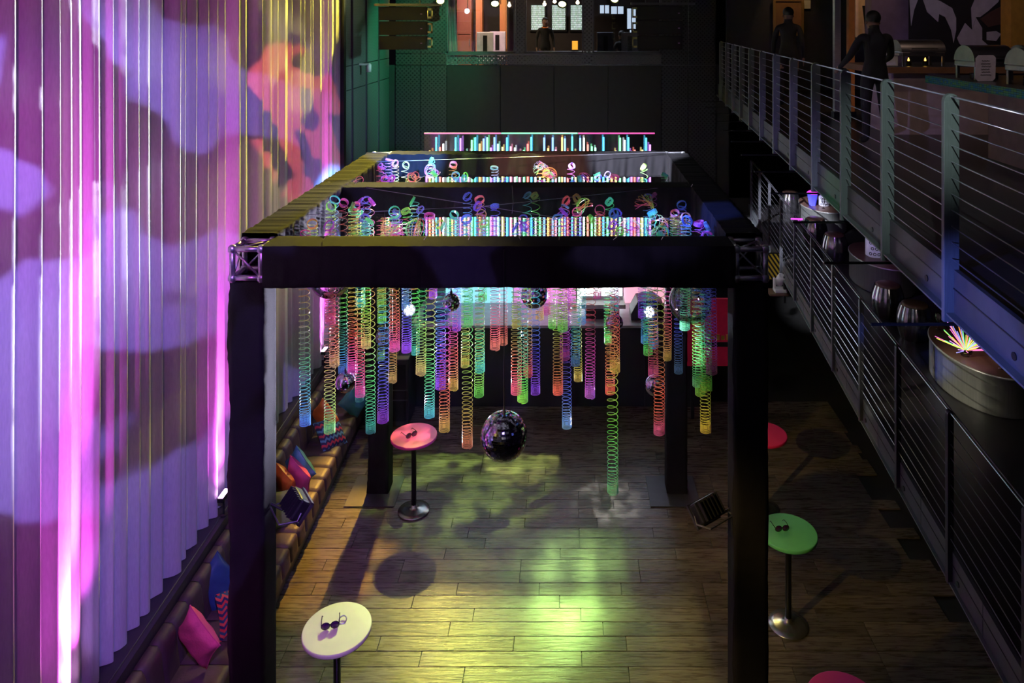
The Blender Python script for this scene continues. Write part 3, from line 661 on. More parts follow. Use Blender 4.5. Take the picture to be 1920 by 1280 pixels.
# ================================================================== LIGHT TUBE WALL
TY = 14.6
C3 = dict(violet=(.62, .25, 1.0), amber=(1.0, .55, .18), mint=(.45, 1.0, .75), cyan=(.10, .65, 1.0), red=(1.0, .22, .18), white=(.85, .95, 1.0), green=(.25, 1.0, .45),
          yellow=(1.0, .85, .30), pink=(1.0, .35, .55), blue=(.22, .42, 1.0))
TUB = [(735, 'violet'), (780, 'amber'), (825, 'mint'), (870, 'cyan'), (922, 'red'), (970, 'white'), (1037, 'green'), (1092, 'yellow'), (1140, 'cyan'), (1207, 'violet'), (1265, 'mint'), (1318, 'pink'),
       (1363, 'green'), (1412, 'cyan'), (1473, 'amber'), (1527, 'blue'), (1577, 'green'), (1627, 'violet'), (1677, 'blue'), (1725, 'mint'), (1787, 'yellow'), (1850, 'cyan'), (1902, 'pink')]
TUB = [(700 + x / 7.385, c) for x, c in TUB]
TUB += [(960 + x / 7.385, c) for x, c in ((40, 'white'), (102, 'pink'), (163, 'green'), (217, 'red'), (267, 'cyan'), (322, 'white'), (385, 'green'), (445, 'blue'), (500, 'amber'), (563, 'blue'), (605, 'pink'), (655, 'green'), (693, 'amber'),
        (732, 'blue'), (772, 'red'), (833, 'cyan'), (880, 'yellow'), (945, 'blue'), (995, 'white'), (1050, 'red'), (1105, 'green'), (1155, 'mint'), (1213, 'yellow'), (1267, 'cyan'), (1325, 'green'), (1383, 'amber'), (1440, 'yellow'), (1497, 'green'),
        (1560, 'white'), (1612, 'cyan'), (1655, 'violet'), (1700, 'red'), (1755, 'violet'), (1805, 'yellow'), (1857, 'cyan'), (1912, 'violet'))]
TOPS = {'cyan': 257, 'blue': 258}
rt = random.Random(5); ncol = {}
for i, (u, c) in enumerate(TUB):
    p = at(u, 300, TY); top = TOPS.get(c, None)
    if top is None: top = rt.choice([258, 263, 270, 275, 278, 281, 284, 290, 290, 290])
    z1 = EYE - (top + rt.uniform(-1, 2) - CV) / F * TY; z0 = 2.049
    ncol[c] = ncol.get(c, 0) + 1
    t = thing('light_tube', 'glowing upright %s light tube, %s %s one from the left end' % (c, ORD[ncol[c]], c), 'light tube', (p.x, TY, z0), 'light tubes on the back wall')
    MB().tube([(p.x, TY, z0 + .04), (p.x, TY, z1)], .017, 8).build('tube', glow('tube ' + c, C3[c], 2.6), t, True)
    MB().lathe([(.021, 0), (.021, .05), (.018, .05)], (p.x, TY, z0), 8).build('end_cap', M_WHITE, t)
rk = thing('tube_rack', 'black rack under the row of light tubes on the booth', 'rack', (-.6, TY, 1.47))
MB().box(-2.95, 1.75, TY - .05, TY + .05, 2.0, 2.048).build('rail', M_BLKMET, rk)
for q in (-2.8, -1.3, .2, 1.7): MB().box(q - .02, q + .02, TY - .03, TY + .03, 1.471, 2.0).build('upright', M_BLKMET, rk)
# clear acrylic panels behind the tubes
pz1 = EYE - (251 - CV) / F * 14.75
M_ACR = glass('clear acrylic', (.92, .90, .96), .06, .10)
for k, lab in enumerate(('left third', 'middle third', 'right third')):
    a = (795 + k * 144.3 - CU) / F * 14.75; b = (795 + (k + 1) * 144.3 - CU) / F * 14.75
    t = thing('acrylic_panel', 'clear glossy acrylic panel behind the light tubes, %s' % lab, 'panel', ((a + b) / 2, 14.75, 1.5), 'acrylic panels behind the tubes')
    MB().box(a + .004, b - .004, 14.75, 14.775, 1.5, pz1).build('sheet', M_ACR, t)
    MB().box(a + .004, b - .004, 14.735, 14.785, pz1, pz1 + .022).build('lit_edge', glow('edge light %d' % k, ((1, .25, .6), (.35, 1, .75), (1, .12, .55))[k], .9), t)
# ================================================================== BOOTH
BYF = 13.42
M_BOOTH = mat('black booth front', (.012, .012, .016), .5)
bt = thing('booth_counter', 'long black booth counter across the far end of the dance floor', 'counter', (-.4, 14.2, 0))
for k in range(5):
    a = -3.45 + k * 1.2
    MB().box(a + .004, a + 1.196, BYF, BYF + .04, 0, 1.42).build('front_panel', M_BOOTH, bt)
MB().box(-3.45, 2.55, BYF + .04, 15.3, 0, 1.42).build('body', M_BOOTH, bt)
MB().box(-2.85, 1.45, BYF - .04, 15.25, 1.42, 1.47).build('worktop', mat('pale worktop', (.50, .50, .56), .35), bt, bevel=.01)
def simple(name, label, cat, mb, m, bevel=0, smooth=False, group=None): return tag(mb.build(name, m, bevel=bevel, smooth=smooth), label, cat, group)
M_WSHEET = mat('white glowing sheet', (.9, .9, .92), .6, 0, (.9, .95, 1.0), 2.2)  # glow put into these panels for the bright surfaces behind the booth
simple('white_glow_panel', 'added white glowing panel on the booth right of centre', 'glow panel', MB().box(.15, 1.02, 14.42, 14.46, 1.47, 2.12), M_WSHEET)
simple('pink_glow_panel', 'added pale pink glowing panel beside the black stage monitor', 'glow panel', MB().box(1.05, 1.95, 14.46, 14.50, 1.47, 2.12), mat('pale pink glow', (.85, .55, .62), .6, 0, (1, .45, .6), 1.0))
simple('teal_glow_panel', 'added teal glowing panel behind the blue box on the booth', 'glow panel', MB().box(-2.4, -1.1, 14.46, 14.50, 1.47, 2.10), mat('teal glow', (.3, .6, .62), .6, 0, (.3, .8, .9), 1.0))
simple('violet_glow_panel', 'added violet glowing panel at the middle of the booth', 'glow panel', MB().box(-1.08, .12, 14.46, 14.50, 1.47, 2.12), mat('violet glow', (.55, .3, .6), .6, 0, (.85, .25, .85), 1.0))
def case(label, x, yy, z, sx_, sy_, sz_, m, rz=0):
    t = thing('equipment_case', label, 'case', (x, yy, z))
    b = MB().obox((x, yy, z + sz_ / 2), (sx_, sy_, sz_ * .98), (0, 0, rz)); b.build('body', m, t, bevel=.015)
    MB().obox((x, yy - sy_ / 2 - .008, z + sz_ * .6), (sx_ * .3, .015, .02), (0, 0, rz)).build('handle', M_BLKMET, t)
    MB().obox((x, yy, z + sz_ * .8), (sx_ * 1.01, sy_ * 1.01, .012), (0, 0, rz)).build('lid_band', M_DARKSTEEL, t)
case('dark blue case standing on the booth worktop at left', -2.45, 13.75, 1.47, .42, .35, .22, mat('blue case', (.03, .07, .30), .4))
case('black case on the worktop under the grey tray', .60, 13.85, 1.47, .62, .4, .20, M_BLKMET)
tr = thing('equipment_tray', 'pale grey tray resting on the black case on the booth', 'tray', (.62, 13.85, 1.675))
MB().box(.22, 1.02, 13.62, 14.08, 1.675, 1.69).build('bottom', M_WHITE, tr)
for (a, b, c, d) in ((.22, 1.02, 13.62, 13.64), (.22, 1.02, 14.06, 14.08), (.22, .24, 13.62, 14.08), (1.0, 1.02, 13.62, 14.08)): MB().box(a, b, c, d, 1.69, 1.745).build('rim', M_WHITE, tr)
mo = thing('stage_monitor', 'black wedge stage monitor on the booth right of the tray', 'speaker', (1.42, 13.8, 1.47))
MB().prism([(0, 0), (.60, 0), (.60, .26), (.44, .38), (.12, .34), (0, .12)], (1.12, 14.05, 1.47), (1, 0, 0), (0, 0, 1), .45).build('cabinet', M_BLKMET, mo, bevel=.01)
MB().box(1.25, 1.6, 13.585, 13.6, 1.52, 1.72).build('grille', M_BLACK, mo)
# LED pars at the booth, they light the springs from behind
def led_par(label, c, aim, col, pw):
    c = Vector(c); t = thing('led_par', label, 'stage light', (c.x, c.y, 1.47), 'led pars on the booth'); d = (Vector(aim) - c).normalized(); q = d.to_track_quat('Z', 'Y').to_euler()
    MB().lathe([(.06, -.16), (.10, -.14), (.115, -.02), (.12, .02), (.108, .02), (.105, .005), (0, .005)], c, 20, q).build('can', M_BLKMET, t, True)
    m = q.to_matrix(); mg = glow('led chips', (.75, .82, 1.0), 40)
    for k in range(7):
        a = 2 * PI * k / 6; off = Vector((0, 0, .012)) if k == 6 else Vector((.062 * math.cos(a), .062 * math.sin(a), .012))
        MB().lathe([(.026, 0), (.022, .010), (.012, .014), (0, .015)], c + m @ off, 10, q).build('led', mg, t)
    MB().tube([(c.x - .14, c.y, c.z), (c.x - .14, c.y, 1.5), (c.x, c.y, 1.485), (c.x + .14, c.y, 1.5), (c.x + .14, c.y, c.z)], .008, 6).build('yoke', M_BLKMET, t)
    MB().box(c.x - .09, c.x + .09, c.y - .06, c.y + .06, 1.47, 1.49).build('foot', M_BLKMET, t)
    spot('led_par_beam', c + d * .04, aim, col, pw, 44, .6, .06)
led_par('white blazing led par among the springs at left', at(762, 613, 13.15) + Vector((0, .25, .20)), (-2.2, 8.4, 4.7), (.85, .88, 1.0), 24000)
led_par('blue-white led par among the springs at right', at(1220, 617, 13.15) + Vector((0, .25, .20)), (-.6, 8.4, 4.3), (.75, .72, 1.0), 22000)
# red bar sign at right of the booth
sg = thing('red_sign_board', 'red lit sign board with a row of yellow marks behind the right back leg', 'sign', (2.55, 13.3, 0))
x0, x1 = (1288 - CU) / F * 13.0, (1392 - CU) / F * 13.0; z0, z1 = EYE - (685 - CV) / F * 13.0, EYE - (560 - CV) / F * 13.0
MB().box(x0, x1, 12.98, 13.04, z0, z1).build('board', mat('red board', (.55, .02, .06), .5, 0, (1, .02, .12), .035), sg)
for k in range(7): MB().box(x0 + .25 + k * .085, x0 + .31 + k * .085, 12.965, 12.98, z0 + .46, z0 + .53 + .02 * (k % 2)).build('yellow_mark', mat('yellow mark', (.8, .6, .08), .5), sg)
MB().box(x0 + .2, x1, 12.965, 12.985, z0 + .34, z0 + .42).build('dark_band', M_BLKMET, sg)
for q in (x0 + .1, x1 - .1): MB().box(q - .03, q + .03, 13.0, 13.05, 0, z0).build('stand_leg', M_BLKMET, sg)
# floor box and speaker beside the bench end
sp = thing('floor_speaker', 'black floor speaker standing in the dark beside the left back leg', 'speaker', (-3.0, 13.0, 0))
MB().box(-3.3, -2.75, 12.75, 13.3, 0, 1.15).build('cabinet', M_BOOTH, sp, bevel=.02); MB().box(-3.25, -2.8, 12.735, 12.75, .1, 1.05).build('grille', M_BLACK, sp)
for z in (.45, .62): MB().box(-3.28, -2.77, 12.73, 12.745, z, z + .015).build('trim_bar', M_DARKSTEEL, sp)
# ================================================================== BENCH
M_LEA = mat('brown leather', (.07, .042, .045), .5, bump=.12, bscale=35)
BFX, BSX, BBX = lineX(-3.44), lineX(-3.98), lineX(-4.12)
be = thing('banquette_bench', 'long padded leather bench along the curtain wall', 'bench', (-3.8, 9.4, 0))
def pad(mb_f, y0, y1, name, m=M_LEA):
    return mb_f(y0, y1).build(name, m, be, True)
def seat_pad(y0, y1):
    yc = (y0 + y1) / 2; hw = (y1 - y0) / 2 - .003
    def fn(i, j):
        a = i * 2 - 1; b = j
        yy = yc + a * hw
        prof = [(BFX(yc) + .015, .24), (BFX(yc) + .005, .34), (BFX(yc) - .0, .415), (BFX(yc) - .035, .448), (BFX(yc) - .12, .455), (BFX(yc) - .30, .455), (BSX(yc) + .02, .45), (BSX(yc), .44)]
        k = b * (len(prof) - 1); q = min(int(k), len(prof) - 2); t = k - q
        x = prof[q][0] * (1 - t) + prof[q + 1][0] * t; z = prof[q][1] * (1 - t) + prof[q + 1][1] * t
        pin = .022 * abs(a) ** 6
        return (x - pin * (1 if b < .35 else 0), yy, z - pin * (1 if b > .25 else 0))
    return MB().grid(fn, 11, 15)
def back_pad(y0, y1):
    yc = (y0 + y1) / 2; hw = (y1 - y0) / 2 - .003
    def fn(i, j):
        a = i * 2 - 1; yy = yc + a * hw
        prof = [(BSX(yc) + .03, .44), (BSX(yc) + .01, .60), (BSX(yc) - .01, .78), (BSX(yc) - .025, .84), (BSX(yc) - .06, .872), (BBX(yc), .875), (BBX(yc) - .01, .86)]
        k = j * (len(prof) - 1); q = min(int(k), len(prof) - 2); t = k - q
        x = prof[q][0] * (1 - t) + prof[q + 1][0] * t; z = prof[q][1] * (1 - t) + prof[q + 1][1] * t
        pin = .020 * abs(a) ** 6
        return (x - pin * (1 if j < .6 else .3), yy, z - pin * (1 if j > .4 else 0))
    return MB().grid(fn, 11, 13)
yy = 5.3
while yy < 13.2:
    pad(seat_pad, yy, yy + .278, 'seat_panel'); pad(back_pad, yy, yy + .278, 'back_panel'); yy += .278
MB().hexa([(BSX(5.3) - .13, 5.3, .02), (BFX(5.3) - .05, 5.3, .02), (BFX(13.2) - .05, 13.2, .02), (BSX(13.2) - .13, 13.2, .02), (BSX(5.3) - .13, 5.3, .26), (BFX(5.3) - .05, 5.3, .26), (BFX(13.2) - .05, 13.2, .26), (BSX(13.2) - .13, 13.2, .26)]).build('plinth', M_BLKMET, be)
MB().box(-4.25, -3.44, 13.2, 13.26, .02, .87).build('end_panel', M_BLKMET, be)
# cushions: pillow shape in local coordinates, then stood against the back
def cushion(label, u, v, Z, size, m, rot, dx=0, lift=0, spin=0):
    p = onz(u, v, Z)
    def fn(sgn):
        def f(i, j):
            a, b = i * 2 - 1, j * 2 - 1
            k = max(0, (1 - a ** 4)) ** .5 * max(0, (1 - b ** 4)) ** .5
            s = size / 2; pin = 1 - .10 * (1 - abs(a) ** 2) * abs(b) ** 3 - .0; pin2 = 1 - .10 * (1 - abs(b) ** 2) * abs(a) ** 3
            return (a * s * pin2, b * s * pin, sgn * (.075 * k + .004 * math.sin(a * 9 + b * 5) * k))
        return f
    mb = MB().grid(fn(1), 17, 17); mb.grid(fn(-1), 17, 17)
    cs, sn = math.cos(spin), math.sin(spin); rz_ = lambda q: (q[0] * cs - q[1] * sn, q[0] * sn + q[1] * cs, q[2])
    mb.v = [rz_(q) for q in mb.v]
    n = 17 * 17
    # close the rim
    t = thing('cushion', label, 'cushion', (0, 0, 0), 'scatter cushions on the bench')
    o = mb.build('cover', m, t, True)
    pts = [(-1, -1), (1, -1), (1, 1), (-1, 1)]
    rim = []
    for k in range(4):
        a, b = pts[k], pts[(k + 1) % 4]
        for q in range(12):
            x = a[0] + (b[0] - a[0]) * q / 12; yv = a[1] + (b[1] - a[1]) * q / 12
            s = size / 2; rim.append((x * s * (1 - .10 * (1 - abs(yv) ** 2) * abs(x) ** 3), yv * s * (1 - .10 * (1 - abs(x) ** 2) * abs(yv) ** 3), 0))
    MB().tube([rz_(q) for q in rim], .006, 5, closed=True).build('piping', m, t, True)
    t.location = p + Vector((dx, 0, lift)); t.rotation_euler = rot
    return t
def satin(n, c): return mat(n, c, .35, bump=.15, bscale=14)
def felt(n, c): return mat(n, c, .85, bump=.2, bscale=40)
TEAL = satin('teal satin', (.05, .22, .26)); PINKF = felt('pink felt', (.80, .10, .22)); ORAN = satin('orange satin', (.90, .22, .03)); NAVY = satin('navy satin', (.03, .07, .20)); OLIV = felt('olive felt', (.30, .34, .12))
CHEV = chevron_mat('zigzag weave', [(.70, .05, .04), (.02, .03, .08), (.75, .10, .06), (.02, .09, .12)], 9)
CHEV2 = chevron_mat('zigzag weave two', [(.62, .05, .06), (.03, .03, .07), (.10, .30, .36), (.03, .03, .07)], 7)
cushion('pink plush cushion standing on its corner near the front of the bench', 372, 1194, .80, .48, PINKF, (1.42, 0, 2.66), 0, 0, .62)
cushion('dark blue satin cushion behind the near black leg', 408, 1092, .66, .42, NAVY, (1.2, 0, 1.0), -.02, 0, .5)
cushion('red and navy zigzag cushion half hidden by the near black leg', 430, 1140, .60, .42, CHEV, (1.1, .1, .9), .08)
cushion('orange cushion leaning on the bench back, farther group', 609, 780, .75, .42, ORAN, (1.45, 0, 2.65), 0, 0, .75)
cushion('dark teal cushion at the far end of the bench', 660, 752, .60, .42, TEAL, (1.1, 0, .8), .04, 0, .6)
cushion('navy and red zigzag cushion lying against the orange one', 612, 812, .58, .46, CHEV2, (.9, .1, 1.0), .06)
cushion('glossy teal satin cushion on its corner behind a pink cushion', 563, 876, .76, .46, TEAL, (1.42, 0, 2.59), .0, 0, .73)
cushion('coral pink cushion between the teal satin and orange cushions', 556, 893, .70, .44, PINKF, (1.35, 0, 2.5), .03, 0, .45)
cushion('bright orange cushion in front of the coral one', 536, 905, .68, .42, ORAN, (1.3, 0, 2.4), .0, 0, .25)
cushion('olive green cushion nearest the floodlight', 520, 955, .60, .44, OLIV, (1.1, .3, .9), .05)
# ================================================================== BISTRO TABLES
TZ = 1.07
M_TBASE = mat('satin steel base', (.45, .45, .46), .25, .9)
def table(label, c, m, r=.325):
    t = thing('bistro_table', label, 'table', (c[0], c[1], 0), 'tall round bistro tables'); x, yy = c[0], c[1]
    MB().lathe([(0, TZ - .045), (r - .02, TZ - .045), (r - .003, TZ - .038), (r, TZ - .03), (r, TZ - .008), (r - .004, TZ - .001), (r - .012, TZ), (0, TZ)], (x, yy, 0), 56).build('top', m, t, True)
    MB().lathe([(.035, .03), (.035, TZ - .05), (.09, TZ - .048), (.09, TZ - .044)], (x, yy, 0), 20).build('pole', M_BLKMET, t, True)
    MB().lathe([(.22, .0), (.225, .006), (.22, .016), (.15, .03), (.08, .045), (.045, .06), (.036, .09)], (x, yy, 0), 40).build('foot', M_TBASE, t, True)
    return t
def lam(n, c): return mat(n, c, .45, var=.03, scale=5)
T1 = onz(776, 815, TZ); T2 = onz(632, 1176, TZ); T3 = onz(1478, 996, TZ); T4 = onz(1432, 812, TZ); T5 = onz(1585, 1318, TZ)
table('round pink-topped tall table beside the left back leg', T1, lam('pink laminate', (.86, .05, .38)))
table('round cream-topped tall table nearest the viewer at left', T2, lam('cream laminate', (.80, .84, .46)))
table('round green-topped tall table beside the right near leg', T3, lam('green laminate', (.16, .70, .30)))
table('round crimson-topped table half hidden behind the right near leg', T4, lam('crimson laminate', (.80, .02, .14)))
table('round pink-topped table cut off at the bottom right edge', T5, lam('pink laminate two', (.86, .05, .38)))
M_SHADE = mat('black sunglass plastic', (.012, .012, .016), .15)
def sunglasses(label, c, rz, s=1.0):
    t = thing('sunglasses', label, 'sunglasses', (0, 0, 0), 'sunglasses on the tables')
    for sgn in (-1, 1):
        MB().lathe([(0, -.004), (.026, -.004), (.030, 0), (.028, .005), (0, .006)], (sgn * .036, 0, .028), 18, (PI / 2, 0, 0), 1, .85).build('lens', mat('violet lens', (.05, .01, .07), .08), t, True)
        MB().tube([(sgn * .036 + .032 * math.cos(a), 0, .028 + .026 * math.sin(a)) for a in [2 * PI * k / 20 for k in range(20)]], .004, 6, closed=True).build('rim', M_SHADE, t, True)
        MB().tube([(sgn * .068, 0, .036), (sgn * .070, .06, .036), (sgn * .068, .11, .032), (sgn * .064, .135, .008)], .0035, 6).build('temple', M_SHADE, t, True)
    MB().tube([(-.01, 0, .034), (0, -.003, .038), (.01, 0, .034)], .004, 6).build('bridge', M_SHADE, t, True)
    t.location = (c[0], c[1], TZ + .002); t.rotation_euler = (0, 0, rz); t.scale = (s, s, s)
sunglasses('black sunglasses lying open on the pink table', T1 + Vector((-.02, -.06, 0)), .7, 1.25)
sunglasses('black sunglasses lying open on the cream table', T2 + Vector((-.06, -.02, 0)), .25, 1.2)
sunglasses('black sunglasses lying open on the green table', T3 + Vector((-.07, .0, 0)), .15, 1.2)
# shiny bracelet-like ring beside the glasses
def ring(label, c):
    simple('bangle', label, 'bangle', MB().tube([(c[0] + .035 * math.cos(a), c[1] + .035 * math.sin(a), TZ + .012 + .012 * math.sin(a)) for a in [2 * PI * k / 24 for k in range(24)]], .006, 8, closed=True), M_ALU, smooth=True)
ring('silver bangle lying beside the glasses on the cream table', T2 + Vector((.03, .08, 0)))
# ================================================================== FLOODLIGHTS CLAMPED TO THE FRONT LEGS
def flood(label, c, rz, tilt, arm_to):
    t = thing('floodlight', label, 'floodlight', (0, 0, 0), 'floodlights clamped on the legs')
    MB().box(-.13, .13, -.05, .05, -.09, .09).build('housing', M_BLKMET, t, bevel=.02)
    for k in range(6): MB().box(-.12 + k * .043, -.112 + k * .043, .05, .085, -.08, .08).build('cooling_fin', M_BLKMET, t)
    MB().box(-.115, .115, -.056, -.048, -.075, .075).build('front_glass', mat('dark lamp glass', (.03, .02, .05), .06), t)
    b = MB()
    for (x0, x1, z0, z1) in ((-.14, .14, .085, .10), (-.14, .14, -.10, -.085), (-.14, -.125, -.1, .1), (.125, .14, -.1, .1)): b.box(x0, x1, -.07, -.045, z0, z1)
    b.build('bezel', M_DARKSTEEL, t)
    MB().tube([(-.15, 0, 0), (-.17, 0, -.06), (-.15, .12, -.14), (.15, .12, -.14), (.17, 0, -.06), (.15, 0, 0)], .008, 6).build('yoke', M_DARKSTEEL, t)
    t.location = c; t.rotation_euler = (tilt, 0, rz)
    d = Vector(arm_to) - Vector(c)
    tag(MB().tube([Vector(c), Vector(c) + d * .55 + Vector((0, 0, -.05)), Vector(arm_to)], .012, 8).build('clamp_arm', M_BLKMET), 'black clamp arm holding the floodlight at %s' % ('left leg' if d.x < 0 else 'right leg'), 'bracket')
flood('black floodlight on the left near leg, tilted to the floor', at(555, 945, 6.6), 2.2, .7, (FX0 + TW + .01, 6.6, 2.65))
flood('black floodlight on the right near leg, tilted to the floor', at(1325, 955, 6.6), -2.5, .8, (FX1 - TW - .01, 6.6, 2.6))
# ================================================================== LINE ARRAYS AND CANS AT THE FAR TRUSS
M_SPK = mat('speaker cloth', (.005, .0045, .006), .8, bump=.3, bscale=300)
M_HND = mat('yellow-lit handle', (.75, .75, .30), .4, .3)  # yellow stage light put into the handle colour
def array(label, u0, u1, v0, v1, side):
    Y = 15.2; x0 = (u0 - CU) / F * Y; x1 = (u1 - CU) / F * Y; zt_ = vz(v0, Y); zb = vz(v1, Y); h = (zt_ - zb) / 3
    t = thing('line_array_speaker', label, 'speaker', ((x0 + x1) / 2, Y, zb), 'hung line arrays')
    for k in range(3):
        z0 = zb + h * k
        c = MB().hexa([(x0 + .02, Y, z0 + .012), (x1 - .02, Y, z0 + .012), (x1 - .08, Y + .5, z0 + .03), (x0 + .08, Y + .5, z0 + .03), (x0 + .02, Y, z0 + h - .006), (x1 - .02, Y, z0 + h - .006), (x1 - .08, Y + .5, z0 + h - .02), (x0 + .08, Y + .5, z0 + h - .02)]).build('cabinet', M_SPK, t, bevel=.01)
        MB().box(x0 + .05, x1 - .05, Y - .012, Y, z0 + .03, z0 + h - .03).build('grille', M_SPK, c)
        MB().box(x1 - .16 if side > 0 else x1 - .12, x1 - .12 if side > 0 else x1 - .08, Y - .016, Y - .011, z0 + h * .45, z0 + h * .50).build('badge', mat('violet badge', (.5, .25, .6), .4), c)
        xs = x1 if side > 0 else x0
        b = MB(); a, bb = (xs - .02, xs + .08) if side > 0 else (xs - .08, xs + .02)
        b.box(a, bb, Y + .02, Y + .06, z0 + .05, z0 + .09); b.box(a, bb, Y + .02, Y + .06, z0 + h - .08, z0 + h - .04)
        xo = (bb - .025, bb) if side > 0 else (a, a + .025); b.box(xo[0], xo[1], Y + .02, Y + .06, z0 + .05, z0 + h - .04)
        b.build('handle', M_HND, c)
    MB().box(x0 - .1, x1 + .25, Y + .1, Y + .18, zt_ + .01, zt_ + .06).build('fly_bar', M_DARKSTEEL, t)
    for q in (x0 + .2, x1 - .2): MB().tube([(q, Y + .14, zt_ + .05), (q, Y + .14, 10.49)], .012, 6).build('chain', M_DARKSTEEL, t)
array('black line array of three cabinets hung at the far left, pale handles', 708, 803, 12, 94, 1)
array('black line array of three cabinets hung at the far right', 1193, 1282, 10, 94, -1)
for k, (p, lab) in enumerate(zip(LP, ('first', 'second', 'third', 'fourth'))):
    t = thing('stage_can', 'glowing stage can on the far truss, %s from left' % lab, 'stage light', (p.x, p.y, p.z - .12), 'stage cans on the far truss')
    q = (Vector((-1, 9, 0)) - p).to_track_quat('Z', 'Y').to_euler()
    MB().lathe([(.05, -.34), (.085, -.32), (.085, -.10), (.11, -.04), (.115, 0), (.10, 0), (.095, -.03), (0, -.03)], p, 20, q).build('can', M_BLKMET, t, True)
    MB().lathe([(.085, -.028), (.06, -.018), (0, -.012)], p, 20, q).build('lens', glow('can lens', (.95, 1.0, .35), 28), t, True)
    MB().tube([(p.x - .13, p.y + .1, p.z), (p.x - .13, p.y + .1, p.z + .2), (p.x + .13, p.y + .1, p.z + .2), (p.x + .13, p.y + .1, p.z)], .01, 6).build('yoke', M_BLKMET, t)
    MB().tube([(p.x, p.y + .1, p.z + .2), (p.x, p.y + .1, 7.86)], .012, 6).build('clamp', M_BLKMET, t)
simple('lighting_bar', 'black lighting bar carrying the stage cans', 'bar', MB().tube([(-4.4, 18.1, 7.9), (3.4, 18.1, 7.9)], .03, 10), M_BLKMET)
for k, (u, v, lab) in enumerate(((955, 10, 'left of the first punched column'), (1021, 8, 'over the stained glass, left'), (1040, 3, 'over the stained glass, middle'), (1083, 5, 'over the stained glass, right'))):
    p = at(u, v, 20.6); t = thing('globe_bulb', 'small warm globe bulb %s' % lab, 'bulb', p, 'warm bulbs behind the windows')
    MB().lathe([(0, -.05), (.035, -.035), (.05, 0), (.035, .035), (.02, .05), (.02, .09)], p, 14).build('globe', glow('warm bulb', (1.0, .72, .38), 14), t, True)
    MB().tube([p + Vector((0, 0, .08)), (p.x, p.y, 9.4)], .006, 5).build('cord', M_BLKMET, t)
cm = thing('security_camera', 'small white security camera on the punched side wall', 'camera', at(692, 127, 16.3))
p = at(692, 127, 16.3); p.x = -4.50
MB().lathe([(.05, -.09), (.055, -.02), (.055, .07), (.045, .08)], p + Vector((.14, -.08, 0)), 16).build('body', M_WHITE, cm, True)
MB().box(p.x - .06, p.x + .16, p.y - .12, p.y - .02, p.z + .06, p.z + .10).build('bracket', M_WHITE, cm)
# ================================================================== ROOM BEHIND THE FAR WINDOWS
struct(MB().box(-5.1, 4.2, FY + .1, 26, 5.1, ZB).build('floor_lounge', mat('lounge floor', (.05, .035, .03), .5)))
RY = 24.0
def rb(u0, u1, v0, v1, Y, m, name, label, cat, th=.10, **k):
    return simple(name, label, cat, MB().box((u0 - CU) / F * Y, (u1 - CU) / F * Y, Y, Y + th, vz(v1, Y), vz(v0, Y)), m, **k)
wl2 = struct(MB().box(-5.1, 4.2, RY + .085, RY + .2, ZB, 9.6).build('wall_lounge', mat('lounge wall', (.03, .022, .025), .8)))
M_WALNUT = mat('brown panel', (.30, .13, .06), .5, aniso=(12, 1, 1)); M_WALNUT2 = mat('orange-brown panel', (.62, .27, .09), .5, aniso=(12, 1, 1))
for (u0, u1, m, lab) in ((857, 884, M_WALNUT, 'plum brown cabinet behind the first far window'), (892, 904, M_WALNUT2, 'narrow orange-brown cupboard left of the white chairs'), (937, 950, M_WALNUT2, 'tall orange-brown pilaster right of the white chairs')):
    t = thing('tall_cabinet', lab, 'cabinet', at((u0 + u1) / 2, 90, 22.5))
    x0, x1 = (u0 - CU) / F * 22.5, (u1 - CU) / F * 22.5
    MB().box(x0, x1, 22.5, 22.9, ZB, 7.9).build('body', m, t)
    MB().box(x0 + .03, x1 - .03, 22.48, 22.5, ZB + .1, 6.5).build('door', m, t); MB().box(x0 + .03, x1 - .03, 22.48, 22.5, 6.55, 7.8).build('door', m, t)
    MB().box(x1 - .07, x1 - .05, 22.46, 22.48, 6.2, 6.4).build('handle', M_ALU, t)
def dr(i, j):
    xx = -3.55 + .45 * i; return (xx + .12 * (1 - j) , 20.2 + .06 * math.cos(i * 22), ZB + 2.6 * j)
tag(MB().grid(dr, 40, 8).build('window_curtain', mat('pale drape', (.55, .48, .52), .8, transl=.3), smooth=True), 'pale drape hanging behind the first far window', 'curtain')
t = thing('spot_lamp', 'bright white spot lamp shining behind the first far window', 'lamp', at(876, 20, 21.5)); p = at(876, 20, 21.5)
MB().lathe([(0, 0), (.06, .005), (.07, .03), (.05, .12), (.02, .14)], p, 14, (1.9, 0, 0)).build('head', glow('white lamp face', (.7, .85, 1), 12), t, True)
MB().tube([p + Vector((0, .1, 0)), (p.x, p.y + .12, 9.4)], .01, 6).build('stem', M_BLKMET, t)
def chair(label, x, yy, m, rz):
    t = thing('lounge_chair', label, 'chair', (0, 0, 0), 'chairs behind the far windows')
    MB().box(-.24, .24, -.24, .24, .42, .50).build('seat', m, t, bevel=.02)
    MB().box(-.24, .24, .20, .26, .50, 1.30).build('backrest', m, t, bevel=.02)
    MB().box(-.06, .06, .19, .21, .75, 1.2).build('back_slot', M_BLKMET, t)
    for a in (-.21, .21):
        for b in (-.21, .21): MB().box(a - .02, a + .02, b - .02, b + .02, 0, .42).build('leg', M_BLKMET, t)
    t.location = (x, yy, ZB); t.rotation_euler = (0, 0, rz)
chair('white high-backed chair behind the first window, left of pair', (910 - CU) / F * 21.0, 21.0, M_WHITE, .15)
chair('white high-backed chair behind the first window, right of pair', (930 - CU) / F * 21.9, 21.9, M_WHITE, -.1)
chair('dark chair at the table behind the third window', (1140 - CU) / F * 20.3, 20.3, M_DARKSTEEL, .3)
chair('dark chair beside the seated guest behind the third window', (1178 - CU) / F * 20.0, 20.0, M_DARKSTEEL, -.3)
